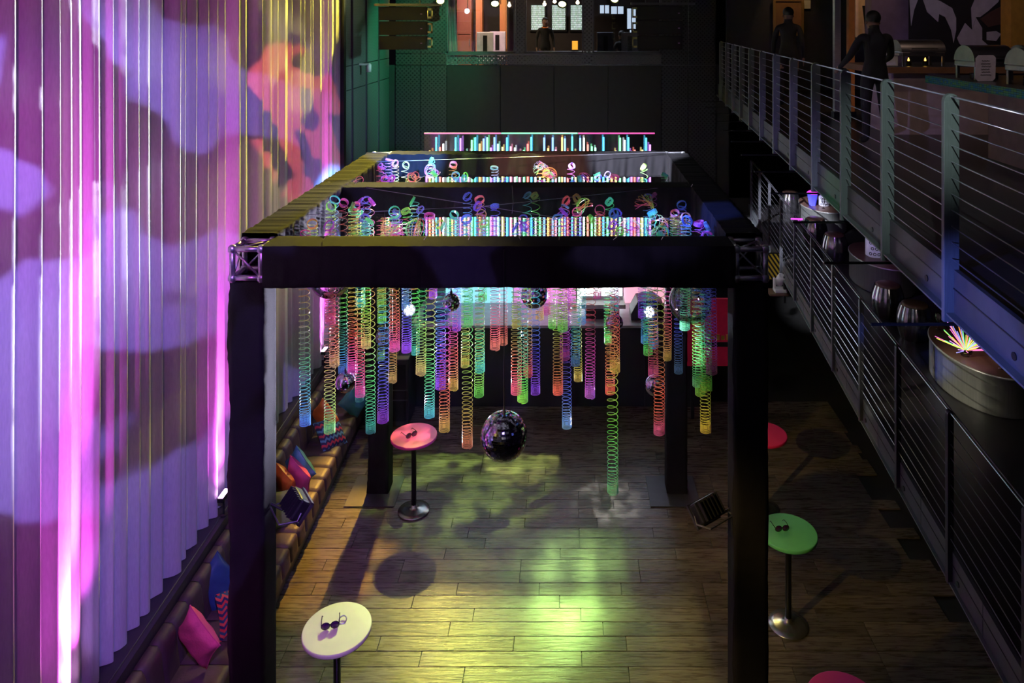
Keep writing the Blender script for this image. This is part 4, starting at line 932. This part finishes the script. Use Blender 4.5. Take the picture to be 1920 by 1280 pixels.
def lt(label, x, yy, w_, d_):
    t = thing('lounge_table', label, 'table', (x, yy, ZB), 'tables behind the far windows')
    MB().box(x - w_ / 2, x + w_ / 2, yy - d_ / 2, yy + d_ / 2, ZB + .72, ZB + .76).build('top', mat('grey laminate', (.4, .42, .46), .3), t, bevel=.008)
    MB().lathe([(.22, 0), (.2, .03), (.04, .06), (.04, .72)], (x, yy, ZB), 16).build('pedestal', M_BLKMET, t, True)
lt('grey table beside the white chairs', (930 - CU) / F * 20.2, 20.2, .8, .6); lt('grey table before the stained glass', (1040 - CU) / F * 20.8, 20.8, 1.0, .6); lt('grey table behind the third window', (1104 - CU) / F * 20.9, 20.9, .8, .6)
def stained():
    m = bpy.data.materials.new('lit leaded glass'); m.use_nodes = True; nt = m.node_tree; b = nt.nodes['Principled BSDF']; N = nt.nodes.new; L = nt.links.new
    tc = N('ShaderNodeTexCoord'); mp = N('ShaderNodeMapping'); mp.inputs['Rotation'].default_value = (PI / 2, 0, 0); L(tc.outputs['Object'], mp.inputs[0])
    br = N('ShaderNodeTexBrick'); br.inputs['Scale'].default_value = 9; br.inputs['Mortar Size'].default_value = .05; br.inputs['Color1'].default_value = (.75, .95, 1, 1); br.inputs['Color2'].default_value = (.45, .62, .50, 1); br.inputs['Mortar'].default_value = (.02, .03, .03, 1); br.inputs['Brick Width'].default_value = .35; br.inputs['Row Height'].default_value = .6; br.inputs['Bias'].default_value = .1
    L(mp.outputs[0], br.inputs['Vector']); L(br.outputs['Color'], b.inputs['Base Color']); L(br.outputs['Color'], b.inputs['Emission Color']); b.inputs['Emission Strength'].default_value = 1.0; return m
M_STAIN = stained()
for k, (u0, u1, lab) in enumerate(((996, 1021, 'left'), (1035, 1060, 'middle'), (1070, 1093, 'right'))):
    t = thing('stained_window', 'lit leaded glass window in the lounge wall, %s one of three' % lab, 'window', at(u0, 56, RY), 'leaded windows in the lounge')
    x0, x1, z0, z1 = (u0 - CU) / F * RY, (u1 - CU) / F * RY, vz(56, RY), vz(10, RY)
    MB().box(x0, x1, RY + .02, RY + .05, z0, z1).build('pane', M_STAIN, t)
    b = MB(); b.box(x0 - .05, x0, RY, RY + .08, z0 - .05, z1 + .05); b.box(x1, x1 + .05, RY, RY + .08, z0 - .05, z1 + .05); b.box(x0, x1, RY, RY + .08, z0 - .05, z0); b.box(x0, x1, RY, RY + .08, z1, z1 + .05)
    b.build('frame', M_BLKMET, t)
M_DAY = glow('daylit pane', (.62, .78, 1.0), .85)
for (u0, u1, v0, v1, lab) in ((1125, 1142, 10, 25, 'small daylit window high behind the third opening, left'), (1146, 1169, 12, 26, 'small daylit window high behind the third opening, middle'), (1176, 1192, 16, 54, 'tall daylit window behind the seated guest'), (1181, 1188, 56, 80, 'low daylit window beside the dark chairs')):
    t = thing('daylit_window', lab, 'window', at(u0, v1, RY), 'daylit windows in the lounge'); x0, x1, z0, z1 = (u0 - CU) / F * RY, (u1 - CU) / F * RY, vz(v1, RY), vz(v0, RY)
    MB().box(x0, x1, RY + .02, RY + .05, z0, z1).build('pane', M_DAY, t)
    b = MB(); b.box(x0 - .04, x0, RY, RY + .08, z0 - .04, z1 + .04); b.box(x1, x1 + .04, RY, RY + .08, z0 - .04, z1 + .04); b.box(x0, x1, RY, RY + .08, z0 - .04, z0); b.box(x0, x1, RY, RY + .08, z1, z1 + .04); b.box((x0 + x1) / 2 - .015, (x0 + x1) / 2 + .015, RY, RY + .08, z0, z1)
    b.build('frame', M_BLKMET, t)
t = thing('fire_box', 'small orange glowing box low behind the second window', 'lamp', at(1078, 92, 21.0)); p = at(1078, 85, 21.0)
MB().box(p.x - .08, p.x + .08, p.y, p.y + .1, p.z - .12, p.z + .12).build('shade', glow('orange shade', (1, .42, .04), 1.2), t); MB().box(p.x - .1, p.x + .1, p.y - .02, p.y + .12, ZB, p.z - .12).build('stand', M_BLKMET, t)
spot('lounge_lamp_beam', (-2.4, 20.5, 9.0), (-2.0, 22.8, 6.3), (1, .75, .5), 420, 90, .8, .1)
spot('lounge_magenta_beam', (-3.2, 20.6, 9.0), (-3.1, 22.4, 6.6), (1, .25, .8), 260, 60, .8, .1)
spot('lounge_fill_beam', (0.5, 22.5, 9.2), (0.2, 20, 5.3), (.7, .8, 1), 300, 120, .8, .2)
# ================================================================== LOWER DECK FURNITURE
M_DRUM = mat('polished drum steel', (.42, .42, .40), .34, .6, bump=.05, aniso=(6, 6, .3)); M_DTOP = mat('brown table top', (.16, .085, .06), .35)
DT = []
def drum(label, x, yy, a, b, h=.45):
    t = thing('drum_table', label, 'table', (x, yy, ZD), 'oval drum tables on the deck')
    MB().lathe([(.94, 0), (.97, .02), (.97, h - .03), (1.0, h - .025), (1.0, h - .002)], (x, yy, ZD), 48, None, a, b).build('drum', M_DRUM, t, True)
    MB().lathe([(0, h), (.985, h), (.985, h - .004)], (x, yy, ZD + .002), 48, None, a, b).build('top', M_DTOP, t)
    DT.append((x, yy, ZD + h + .002))
drum('oval steel drum table carrying the fan of glow sticks', 4.75, 8.65, .48, .76); drum('oval steel drum table carrying the bubble vase', 5.05, 12.1, .46, .74); drum('oval steel drum table with the blue box, farthest on the deck', 5.25, 15.5, .45, .72)
M_STOOL = mat('dark chrome', (.35, .33, .36), .16, .95)
def stool(label, x, yy):
    t = thing('barrel_stool', label, 'stool', (x, yy, ZD), 'lobed chrome stools on the deck')
    def fn(i, j):
        a = 2 * PI * i; z = .44 * j; r = (.17 + .05 * math.sin(PI * j)) * (1 + .06 * abs(math.cos(a * 5)))
        return (x + r * math.cos(a), yy + r * math.sin(a), ZD + z)
    MB().grid(fn, 60, 12, True).build('shell', M_STOOL, t, True)
    MB().lathe([(.17, .43), (.165, .455), (.13, .47), (0, .475)], (x, yy, ZD), 24).build('cushion_top', M_DTOP, t, True)
stool('lobed chrome stool, nearest the right picture edge', 4.62, 7.15); stool('lobed chrome stool behind the glow stick table', 4.62, 10.0); stool('lobed chrome stool just before the bubble vase table', 4.58, 10.75)
stool('lobed chrome stool behind the bubble vase table', 4.72, 13.3); stool('lobed chrome stool just before the farthest drum table', 4.72, 14.35); stool('lobed chrome stool beyond the farthest drum table', 4.9, 16.6)
# fan of glow sticks in a small bowl
gx, gy, gz = 4.48, 8.45, DT[0][2]
bw = thing('glow_stick_bowl', 'small clear bowl holding the fan of glow sticks', 'bowl', (gx, gy, gz))
MB().lathe([(.05, 0), (.055, .004), (.075, .05), (.08, .09), (.076, .09), (.07, .05), (.05, .01), (0, .01)], (gx, gy, gz), 20).build('bowl', glass('bowl glass'), bw, True)
rg = random.Random(3); GC = dict(pink=(1, .2, .6), orange=(1, .35, .05), yellow=(.9, 1, .1), green=(.2, 1, .3), blue=(.35, .35, 1), violet=(.75, .3, 1))
for k in range(44):
    c = list(GC)[k % 6]; a = 2 * PI * k / 44 * 1.0 + rg.uniform(-.2, .2); el = rg.uniform(.15, 1.15)
    d = Vector((math.cos(a) * math.cos(el), math.sin(a) * math.cos(el), math.sin(el)))
    b0 = Vector((gx, gy, gz + .055)); 
    o = MB().tube([b0 + d * .03, b0 + d * rg.uniform(.24, .34)], .0045, 6).build('glow_stick', glow('stick ' + c, GC[c], 1.1))
    tag(o, '%s glow stick in the fan on the oval steel table' % c, 'glow stick', '%s glow sticks in the fan' % c)
M_GL = glass('drinking glass', (1, 1, 1), .01, .10)
def wineglass(label, x, yy, z):
    t = thing('wine_glass', label, 'glass', (x, yy, z), 'wine glasses on the deck')
    MB().lathe([(.035, 0), (.034, .003), (.005, .008), (.004, .08), (.02, .10), (.034, .13), (.036, .16), (.031, .20)], (x, yy, z), 16).build('glass', M_GL, t, True)
for (dx, dy, lab) in ((-.05, -.52, 'left of the pair at the near end of the glow stick table'), (.08, -.56, 'right of the pair at the near end of the glow stick table'), (-.22, .52, 'left of the pair at the far end of the glow stick table'), (-.10, .56, 'right of the pair at the far end of the glow stick table')):
    wineglass('clear wine glass, %s' % lab, DT[0][0] + dx, DT[0][1] + dy, DT[0][2])
wineglass('clear wine glass beside the bubble vase', DT[1][0] + .1, DT[1][1] - .45, DT[1][2]); wineglass('clear wine glass on the farthest drum table', DT[2][0] - .1, DT[2][1] - .35, DT[2][2])
def vase(label, x, yy, z, s):
    t = thing('bubble_vase', label, 'vase', (x, yy, z)); 
    MB().lathe([(.10 * s, 0), (.13 * s, .02), (.13 * s, .24 * s), (.11 * s, .26 * s), (0, .26 * s)], (x, yy, z), 24).build('body', mat('frosted glowing vase', (.75, .75, .85), .3, 0, (.6, .6, .9), .12), t, True)  # vase body gives off a faint glow of its own
    for k in range(5):
        for j in range(3):
            a = -PI / 2 + (k - 2) * .42 + .2 * (j % 2); zz = z + (.06 + .075 * j) * s
            MB().tube([(x + .134 * s * math.cos(a + .13 * math.cos(q)), yy + .134 * s * math.sin(a + .13 * math.cos(q)), zz + .018 * s * math.sin(q)) for q in [2 * PI * i / 12 for i in range(12)]], .005 * s, 5, closed=True).build('ring', M_BLKMET, t)
vase('pale vase with dark bubble rings on the middle drum table', DT[1][0] - .12, DT[1][1] - .05, DT[1][2], 1.15); vase('small pale vase with dark bubble rings beside the blue box', DT[2][0] - .02, DT[2][1] - .15, DT[2][2], .8)
bl = thing('light_box', 'blue glowing box with a magenta lid on the farthest drum table', 'lamp', (DT[2][0] - .22, DT[2][1] - .1, DT[2][2])); x, yy, z = DT[2][0] - .24, DT[2][1] - .1, DT[2][2]
MB().lathe([(.07, 0), (.11, .24)], (x, yy, z), 6).build('box', glow('blue box', (.06, .06, 1), .55), bl); MB().lathe([(.12, .24), (.12, .27), (.06, .30), (0, .30)], (x, yy, z), 6).build('lid', glow('magenta lid', (1, .05, .9), .8), bl)
tag(MB().tube([onz(1483, 410, 3.81), onz(1505, 411, 3.81)], .012, 6).build('painted_rod_light', glow('magenta painted light', (1, .08, 1), 1.6)), 'short glowing bar painting magenta light on a rod end', 'painted light')  # glowing bar imitates magenta light caught on an outrigger rod
# moving head lamp on a bracket below the deck, hazard striped board above
bk = thing('bracket_shelf', 'small brown bracket shelf fixed under the deck edge', 'shelf', (3.62, 13.0, 2.2))
MB().box(3.45, 3.78, 12.85, 13.15, 2.19, 2.22).build('board', M_DTOP, bk); MB().box(3.70, 3.74, 12.9, 12.94, 2.05, 2.5).build('upright', M_DARKSTEEL, bk)
mh = thing('moving_head_lamp', 'white moving head stage lamp on the bracket shelf', 'stage light', (3.68, 13.0, 2.22)); x, yy = 3.66, 12.98
MB().box(x - .11, x + .11, yy - .09, yy + .09, 2.22, 2.29).build('base', M_WHITE, mh, bevel=.02)
for s in (-1, 1): MB().box(x + s * .10 - .018, x + s * .10 + .018, yy - .04, yy + .04, 2.29, 2.46).build('arm', M_WHITE, mh, bevel=.01)
MB().lathe([(.05, -.10), (.075, -.06), (.08, .05), (.07, .10), (.055, .11), (.05, .09), (0, .09)], (x, yy, 2.42), 18, (.5, .3, 0)).build('head', M_WHITE, mh, True)
hz = thing('hazard_board', 'yellow and black striped hazard board at the deck edge', 'sign', (3.62, 13.3, 2.5)); p = at(1452, 500, 13.3)
MB().box(p.x - .12, p.x + .12, 13.3, 13.33, p.z - .22, p.z + .22).build('board', stripe_mat('hazard stripes', (.85, .62, .04), (.01, .01, .01), 5.0, (0, .6, 0)), hz); MB().box(p.x - .13, p.x + .13, 13.33, 13.35, p.z - .24, p.z + .24).build('backing', M_BLKMET, hz)
spot('hazard_beam', (3.0, 11.6, 4.6), (3.62, 13.2, 2.45), (1, .95, .8), 22, 30, .5, .03)
# ================================================================== UPPER BALCONY: BUFFET, MURAL, COLUMNS
CZ = ZB + .95
def counter(name, label, x0, x1, y0, y1, px0, edge_m, panel_m):
    t = thing(name, label, 'counter', ((x0 + x1) / 2, (y0 + y1) / 2, ZB))
    MB().box(x0, x1, y0, y1, CZ - .05, CZ).build('top', mat('dark counter top', (.03, .035, .035), .3), t, bevel=.004)
    MB().box(x0 - .012, x0, y0, y1, CZ - .085, CZ).build('edge_band', edge_m, t); MB().box(x0, x1, y1, y1 + .012, CZ - .085, CZ).build('edge_band', edge_m, t); MB().box(x0 - .012, x1, y0 - .012, y0, CZ - .085, CZ).build('edge_band', edge_m, t)
    MB().box(px0, x1 - .05, y0 + .1, y1 - .1, ZB, CZ - .05).build('base_panel', panel_m, t)
    return t
def mosaic():
    m = bpy.data.materials.new('blue green mosaic'); m.use_nodes = True; nt = m.node_tree; b = nt.nodes['Principled BSDF']; N = nt.nodes.new; L = nt.links.new
    tc = N('ShaderNodeTexCoord'); sp_ = N('ShaderNodeSeparateXYZ'); L(tc.outputs['Object'], sp_.inputs[0])
    cb_ = N('ShaderNodeCombineXYZ'); L(sp_.outputs[1], cb_.inputs[0]); L(sp_.outputs[2], cb_.inputs[1])
    br = N('ShaderNodeTexBrick'); br.inputs['Scale'].default_value = 12; br.inputs['Color1'].default_value = (.02, .22, .45, 1); br.inputs['Color2'].default_value = (.12, .42, .12, 1); br.inputs['Mortar'].default_value = (.02, .05, .05, 1); br.offset = 0
    L(cb_.outputs[0], br.inputs['Vector']); L(br.outputs['Color'], b.inputs['Base Color']); b.inputs['Roughness'].default_value = .25; return m
M_PALE = mat('pale mauve panel', (.50, .40, .38), .7)
counter('buffet_counter', 'buffet counter with a blue and green mosaic edge, nearest at right', 4.18, 5.9, 4.6, 8.75, 4.85, mosaic(), M_PALE)
counter('service_counter', 'brown-edged service counter where the man in black stands', 4.25, 6.4, 10.35, 11.6, 4.5, mat('brown edge', (.25, .13, .07), .4), M_PALE)
M_CHAF = mat('polished steel', (.62, .58, .62), .32, 1.0)
def chafing(label, c, wx, wy, rz=0, glowb=False):
    t = thing('chafing_dish', label, 'chafing dish', (0, 0, 0), 'roll-top chafing dishes')
    def lid(i, j):
        a = PI * i; return (-wx / 2 + wx * j, -wy / 2 * math.cos(a), .20 + .17 * math.sin(a))
    MB().grid(lid, 24, 8).build('roll_lid', M_CHAF, t, True)
    for s in (-1, 1):
        MB().prism([(wy / 2 * math.cos(PI * k / 16), .17 * math.sin(PI * k / 16)) for k in range(17)], (s * wx / 2 - .004, 0, .20), (0, 1, 0), (0, 0, 1), .008).build('end_plate', M_CHAF, t)
        for q in (-1, 1): MB().box(s * (wx / 2 - .03) - .015, s * (wx / 2 - .03) + .015, q * (wy / 2 - .02) - .015, q * (wy / 2 - .02) + .015, 0, .20).build('leg', M_CHAF, t)
    MB().box(-wx / 2, wx / 2, -wy / 2, wy / 2, .14, .20).build('pan', M_CHAF, t, bevel=.01)
    MB().tube([(-wx * .3, -wy / 2 - .03, .25), (wx * .3, -wy / 2 - .03, .25)], .008, 6).build('lid_handle', M_CHAF, t)
    for s in (-.12, .12):
        b = MB().lathe([(.04, 0), (.04, .06), (.03, .065)], (s, 0, 0), 14).build('burner', M_BLKMET, t)
        if glowb: MB().lathe([(.012, .065), (.014, .08), (.004, .11), (0, .115)], (s, 0, 0), 8).build('flame', glow('burner flame', (1, .5, .08), 5), b)
    t.location = (c[0], c[1], CZ + .001); t.rotation_euler = (0, 0, rz)
chafing('roll-top chafing dish behind the white menu card', (4.55, 8.2), .46, .36, .1); chafing('roll-top chafing dish cut off by the right picture edge', (4.62, 7.35), .46, .36, .1)
chafing('roll-top chafing dish farther back on the mosaic counter', (5.2, 8.3), .46, .36, .1); chafing('roll-top chafing dish with burning flames on the far counter', (5.0, 10.75), .62, .42, 0, True)
mc = thing('menu_card', 'white menu card with clipped corners leaning on the mosaic counter', 'card', (4.36, 7.85, CZ)); cw, chh = .115, .28
MB().prism([(-cw + .03, 0), (cw - .03, 0), (cw, .03), (cw, chh - .03), (cw - .03, chh), (-cw + .03, chh), (-cw, chh - .03), (-cw, .03)], (4.37, 7.85, CZ + .003), (.98, .12, 0), (.10, .12, .97), -.006).build('card', mat('white card', (.80, .74, .80), .6), mc)
for k in range(6):
    zz = .07 + .03 * k; 
    MB().tube([Vector((4.37, 7.843, CZ + .003)) + Vector((.98, .12, 0)) * (x_ * .01) + Vector((.10, .12, .97)) * (zz + .004 * math.sin(x_ * 2.1 + k)) for x_ in range(-6 + k % 2, 7 - k % 3)], .0022, 4).build('ink_line', M_BLKMET, mc)
tb = thing('serving_box', 'pale box standing at the left end of the far counter', 'box', (4.45, 10.6, CZ)); MB().box(4.33, 4.62, 10.5, 10.75, CZ + .001, CZ + .16).build('body', M_WHITE, tb, bevel=.01); MB().box(4.32, 4.63, 10.49, 10.76, CZ + .16, CZ + .18).build('lid', M_WHITE, tb)
# mural wall
MY = 12.8
def mu(x, y_): return ((1560 + x / 5.333 - CU) / F * MY, EYE - (y_ / 5.333 - CV) / F * MY)
mr = thing('wall_mural', 'black and white abstract mural on the balcony wall', 'mural', (6.4, MY, ZB)); M_MW = mat('mural white', (.62, .56, .62), .7); M_MB = mat('mural black', (.015, .012, .014), .7); M_MR = mat('mural brown', (.12, .05, .04), .7)
struct(MB().box(mu(400, 0)[0], 9.2, MY + .02, MY + .3, ZB, 10.4).build('wall_balcony', mat('violet wall paint', (.16, .11, .19), .8)))
MB().box(mu(770, 0)[0], mu(1800, 0)[0], MY, MY + .02, ZB, 9.4).build('backing', M_MB, mr)
for poly, m in (([(890, -60), (1080, 10), (1200, 80), (1240, 180), (1240, 300), (1215, 430), (1190, 300), (1130, 170), (1070, 140), (1060, 220), (950, 120)], M_MW),
                ([(1250, 380), (1330, 230), (1400, 300), (1440, 180), (1500, 280), (1500, 400), (1580, 470), (1330, 500), (1270, 430)], M_MW),
                ([(1390, 80), (1450, -60), (1700, -60), (1660, 20), (1560, 110), (1480, 170), (1440, 170), (1400, 290)], M_MW), ([(1545, 320), (1640, 310), (1690, 340), (1640, 410), (1545, 400)], M_MW), ([(1480, 190), (1580, 120), (1700, 60), (1700, 240), (1560, 270)], M_MR),
                ([(770, -60), (880, -60), (820, 100), (790, 260)], M_MW)):
    MB().prism([mu(*q) for q in poly], (0, MY, 0), (1, 0, 0), (0, 0, 1), .006).build('painted_shape', m, mr)
for k, (u, w_, lab, m) in enumerate(((1597, .10, 'narrow orange column behind the man in black', mat('orange paint', (.75, .27, .04), .6)), (1913, .30, 'amber column at the right picture edge', mat('amber paint', (.70, .36, .05), .6)), (1571, .10, 'narrow silver column left of the orange one', M_ALU))):
    Y = 12.3; x = (u - CU) / F * Y; t = thing('column', lab, 'column', (x, Y, ZB), None); t['kind'] = 'thing'
    MB().box(x - w_ / 2, x + w_ / 2, Y, Y + w_, ZB, 10.45).build('shaft', m, t); MB().box(x - w_ / 2 - .02, x + w_ / 2 + .02, Y - .02, Y + w_ + .02, ZB, ZB + .1).build('foot', M_BLKMET, t)
pi_ = thing('wall_picture', 'lit pale picture panel right of the orange column', 'picture', at(1618, 60, 13.4)); a0, a1 = (1604 - CU) / F * 13.4, (1636 - CU) / F * 13.4
MB().box(a0, a1, 13.4, 13.43, vz(70, 13.4), 8.6).build('panel', mat('lit panel paint', (.65, .45, .32), .5), pi_); MB().prism([(0, 0), (.03, -.25), (.05, -.5), (.07, -.3), (.10, 0)], (a0 + .12, 13.395, 7.2), (1, 0, 0), (0, 0, 1), .004).build('dark_streak', M_BLKMET, pi_)
MB().box(a0 - .02, a1 + .02, 13.43, 13.46, vz(72, 13.4), 8.62).build('frame', M_BLKMET, pi_)
pf = thing('framed_picture', 'warm lit picture frame behind the farther guest', 'picture', at(1478, 40, 17.5)); 
pc = at(1478, 22, 17.5); MB().box(pc.x - .30, pc.x + .30, 17.5, 17.53, pc.z - .5, pc.z + .25).build('canvas', mat('ochre canvas', (.30, .16, .07), .6), pf)
for (a, b, c, d) in ((-.36, .36, .25, .31), (-.36, .36, -.56, -.5), (-.36, -.30, -.5, .25), (.30, .36, -.5, .25)): MB().box(pc.x + a, pc.x + b, 17.47, 17.53, pc.z + c, pc.z + d).build('frame_bar', mat('gilt frame', (.5, .32, .12), .4, .5), pf)
struct(MB().box(3.7, 9.2, 17.6, 17.7, ZB, 10.4).build('wall_balcony_end', M_DARKWALL))
ns = at(1516, 8, 17.4); simple('pale_light_plate', 'tiny pale plate standing in for a small light on the balcony end wall', 'light plate', MB().box(ns.x - .10, ns.x + .10, 17.56, 17.6, ns.z - .10, ns.z + .10), M_WHITE)  # pale plate imitates a small light on the end wall
spot('picture_lamp_beam', (pc.x, 16.6, pc.z + 1.5), pc, (1, .6, .2), 25, 50, .6, .03); spot('panel_lamp_beam', (4.9, 12.4, 9.0), (5.1, 13.4, 7.0), (1, .65, .3), 60, 50, .6, .03)
spot('mural_lamp_beam', (5.2, 9.6, 9.6), (6.4, 12.8, 6.9), (.75, .62, .8), 60, 70, .8, .1); spot('buffet_lamp_beam', (3.2, 5.2, 9.8), (5.0, 8.5, 5.9), (1.0, .75, .72), 70, 60, .8, .1); spot('counter_lamp_beam', (5.2, 8.8, 9.8), (5.0, 10.4, 6), (1, .7, .5), 45, 50, .8, .1)
spot('deck_lamp_beam', (3.6, 6.2, 4.8), (4.7, 9.2, 3.0), (.9, .8, .7), 26, 70, .8, .03); spot('deck_violet_beam', (3.4, 10.3, 4.7), (4.9, 12.2, 3.0), (.5, .25, 1), 45, 70, .8, .03); spot('deck_far_beam', (3.9, 13.6, 4.8), (5.1, 15.5, 3.0), (.7, .7, 1), 40, 60, .8, .03)
# ================================================================== PEOPLE
def person(label, loc, rz, pose, height=1.72, hair=(.01, .008, .008), skin=(.25, .14, .10), cloth=(.010, .009, .011)):
    k = height / 1.76
    J = {'pelvis': ((0, 0, .95), .135), 'spine': ((0, .01, 1.13), .125), 'chest': ((0, .01, 1.32), .150), 'neck': ((0, .01, 1.49), .060), 'head': ((0, -.015, 1.585), .088), 'skull': ((0, -.005, 1.67), .095), 'crown': ((0, .0, 1.735), .060)}
    for s, n in ((-1, 'l'), (1, 'r')):
        J.update({'sh' + n: ((s * .18, .01, 1.42), .068), 'el' + n: ((s * .25, .03, 1.14), .048), 'wr' + n: ((s * .26, -.05, .90), .033), 'pa' + n: ((s * .26, -.07, .84), .036),
                  'hi' + n: ((s * .10, 0, .90), .098), 'kn' + n: ((s * .11, -.01, .50), .066), 'an' + n: ((s * .115, .02, .09), .045), 'to' + n: ((s * .125, -.15, .04), .038)})
    J.update({a: (b, J[a][1]) for a, b in pose.items() if a in J})
    for n in ('l', 'r'):
        pa = Vector(J['pa' + n][0]); d = (pa - Vector(J['wr' + n][0])).normalized(); sd = Vector((0, 1, 0)) - d * d.y
        sd = sd.normalized() if sd.length > .2 else Vector((1, 0, 0))
        for q, ln in enumerate((.065, .075, .07, .055)):
            J['f%d%s' % (q, n)] = (tuple(pa + d * .045 + sd * (.030 - .02 * q)), .010); J['g%d%s' % (q, n)] = (tuple(pa + d * (.045 + ln) + sd * (.030 - .02 * q) + Vector((0, -.01, -.01))), .008)
        J['t0' + n] = (tuple(pa + sd * .045 + d * .01), .011); J['t1' + n] = (tuple(pa + sd * .07 + d * .045), .009)
    E = [('pelvis', 'spine'), ('spine', 'chest'), ('chest', 'neck'), ('neck', 'head'), ('head', 'skull'), ('skull', 'crown')]
    for n in ('l', 'r'):
        E += [('chest', 'sh' + n), ('sh' + n, 'el' + n), ('el' + n, 'wr' + n), ('wr' + n, 'pa' + n), ('pelvis', 'hi' + n), ('hi' + n, 'kn' + n), ('kn' + n, 'an' + n), ('an' + n, 'to' + n), ('pa' + n, 't0' + n), ('t0' + n, 't1' + n)]
        E += [('pa' + n, 'f%d%s' % (q, n)) for q in range(4)] + [('f%d%s' % (q, n), 'g%d%s' % (q, n)) for q in range(4)]
    names = list(J); me = bpy.data.meshes.new('body'); me.from_pydata([tuple(c * k for c in J[n][0]) for n in names], [(names.index(a), names.index(b)) for a, b in E], [])
    ob = bpy.data.objects.new('body', me); COL.objects.link(ob)
    sm = ob.modifiers.new('skin', 'SKIN'); 
    if not me.skin_vertices: 
        bpy.context.view_layer.objects.active = ob; bpy.ops.mesh.customdata_skin_add()
    for i, n in enumerate(names):
        r = J[n][1] * k; me.skin_vertices[0].data[i].radius = (r, r * (.78 if n in ('chest', 'spine', 'pelvis') else 1)); me.skin_vertices[0].data[i].use_root = (n == 'pelvis')
    ob.modifiers.new('sub', 'SUBSURF').levels = 2
    ob.modifiers['sub'].render_levels = 2
    dg = bpy.context.evaluated_depsgraph_get(); m2 = bpy.data.meshes.new_from_object(ob.evaluated_get(dg)); bpy.data.objects.remove(ob)
    o = bpy.data.objects.new('body', m2); COL.objects.link(o); m2.materials.clear()
    m2.materials.append(mat('dark clothes %s' % (cloth,), cloth, .85)); m2.materials.append(mat('skin', skin, .5)); m2.materials.append(mat('dark shoes', (.008, .008, .008), .3))
    jp = [(Vector(J[n][0]) * k, n) for n in names]
    for p in m2.polygons:
        c = p.center; n = min(jp, key=lambda q: (q[0] - c).length)[1]
        p.material_index = 1 if n[:2] in ('he', 'sk', 'cr', 'pa', 't0', 't1') or n[0] in 'fg' else (2 if n[:2] == 'to' else 0); p.use_smooth = True
    t = thing('person', label, 'person', loc); t.rotation_euler = (0, 0, rz); o.parent = t
    hc = Vector(J['skull'][0]) * k; R_ = .105 * k
    def hf(i, j):
        a = 2 * PI * i; b = PI * .5 * j * 1.32; x_, y_, z_ = math.sin(b) * math.cos(a), math.sin(b) * math.sin(a), math.cos(b)
        cut = .55 if y_ < -.35 and z_ < .3 else 1.0
        return hc + Vector((x_ * R_ * .92 * cut, y_ * R_ * 1.02 * cut + .008, z_ * R_ * .95 + .012))
    h = MB().grid(hf, 24, 9, True).build('hair', mat('dark hair', hair, .6), None, True); h.parent = t
    fc = Vector(J['head'][0]) * k + Vector((0, -.085 * k, .03 * k)); sk = mat('skin', skin, .5)
    nb = MB().lathe([(.004, .03), (.012, 0), (.015, -.014), (.006, -.022)], fc + Vector((0, -.004, 0)), 8).build('nose', sk, None, True); nb.parent = t
    for s in (-1, 1):
        e_ = MB().lathe([(0, -.012), (.016, -.006), (.022, 0), (.016, .006), (0, .012)], Vector(J['head'][0]) * k + Vector((s * .088 * k, .01, .03 * k)), 10, (0, PI / 2, 0)).build('ear', sk, None, True); e_.parent = t
        y_ = MB().lathe([(0, -.008), (.011, 0), (0, .008)], fc + Vector((s * .034, .012, .022)), 8, (PI / 2, 0, 0)).build('eye', M_WHITE, None, True); y_.parent = t
    l_ = MB().obox(fc + Vector((0, .008, -.05)), (.045, .012, .012)).build('mouth', mat('lips', (.20, .08, .07), .5), None); l_.parent = t
    return t
person('man in black seen from behind, reaching to the far counter', (3.90, 9.55, ZB), PI, {'ell': (-.27, -.12, 1.16), 'wrl': (-.22, -.34, 1.05), 'pal': (-.21, -.40, 1.03), 'elr': (.29, -.10, 1.15), 'wrr': (.33, -.30, 1.02), 'par': (.34, -.36, .99),
        'head': (.0, -.06, 1.575), 'skull': (.0, -.055, 1.655), 'crown': (0, -.06, 1.715), 'knl': (-.13, -.03, .5), 'anl': (-.15, .03, .09), 'tol': (-.17, -.14, .04)}, 1.72)
person('guest in dark clothes walking on the balcony by the lit picture', (4.1, 14.0, ZB), PI - .3, {'knl': (-.11, -.10, .52), 'anl': (-.11, .0, .10), 'anr': (.11, .14, .10), 'tor': (.12, -.02, .04)}, 1.84)
gs = person('standing guest in dark coat with orange collar before the stained glass', ((1022 - CU) / F * 21.4, 21.4, ZB), .2, {}, 1.70)
person('seated guest in black behind the third far window', ((1166 - CU) / F * 21.0, 21.0, ZB - .12), PI + .5, {'knl': (-.13, -.42, .52), 'anl': (-.13, -.40, .21), 'tol': (-.13, -.55, .16), 'knr': (.13, -.42, .52), 'anr': (.13, -.40, .21), 'tor': (.13, -.55, .16), 'pelvis': (0, 0, .62), 'hil': (-.1, -.02, .60), 'hir': (.1, -.02, .60), 'spine': (0, .0, .82), 'chest': (0, 0, 1.02), 'neck': (0, 0, 1.19), 'head': (0, -.02, 1.285), 'skull': (0, -.01, 1.37), 'crown': (0, 0, 1.435),
        'shl': (-.18, .01, 1.12), 'shr': (.18, .01, 1.12), 'ell': (-.25, -.05, .88), 'elr': (.25, -.05, .88), 'wrl': (-.18, -.30, .80), 'wrr': (.18, -.30, .80), 'pal': (-.16, -.36, .79), 'par': (.16, -.36, .79)}, 1.74, skin=(.75, .25, .28))
cl_ = MB().tube([(.075 * math.cos(a), -.005 + .07 * math.sin(a), 1.43 + .012 * math.sin(a)) for a in [2 * PI * k / 20 for k in range(20)]], .022, 8, closed=True).build('collar', mat('orange collar', (.8, .22, .03), .6), None, True); cl_.parent = gs
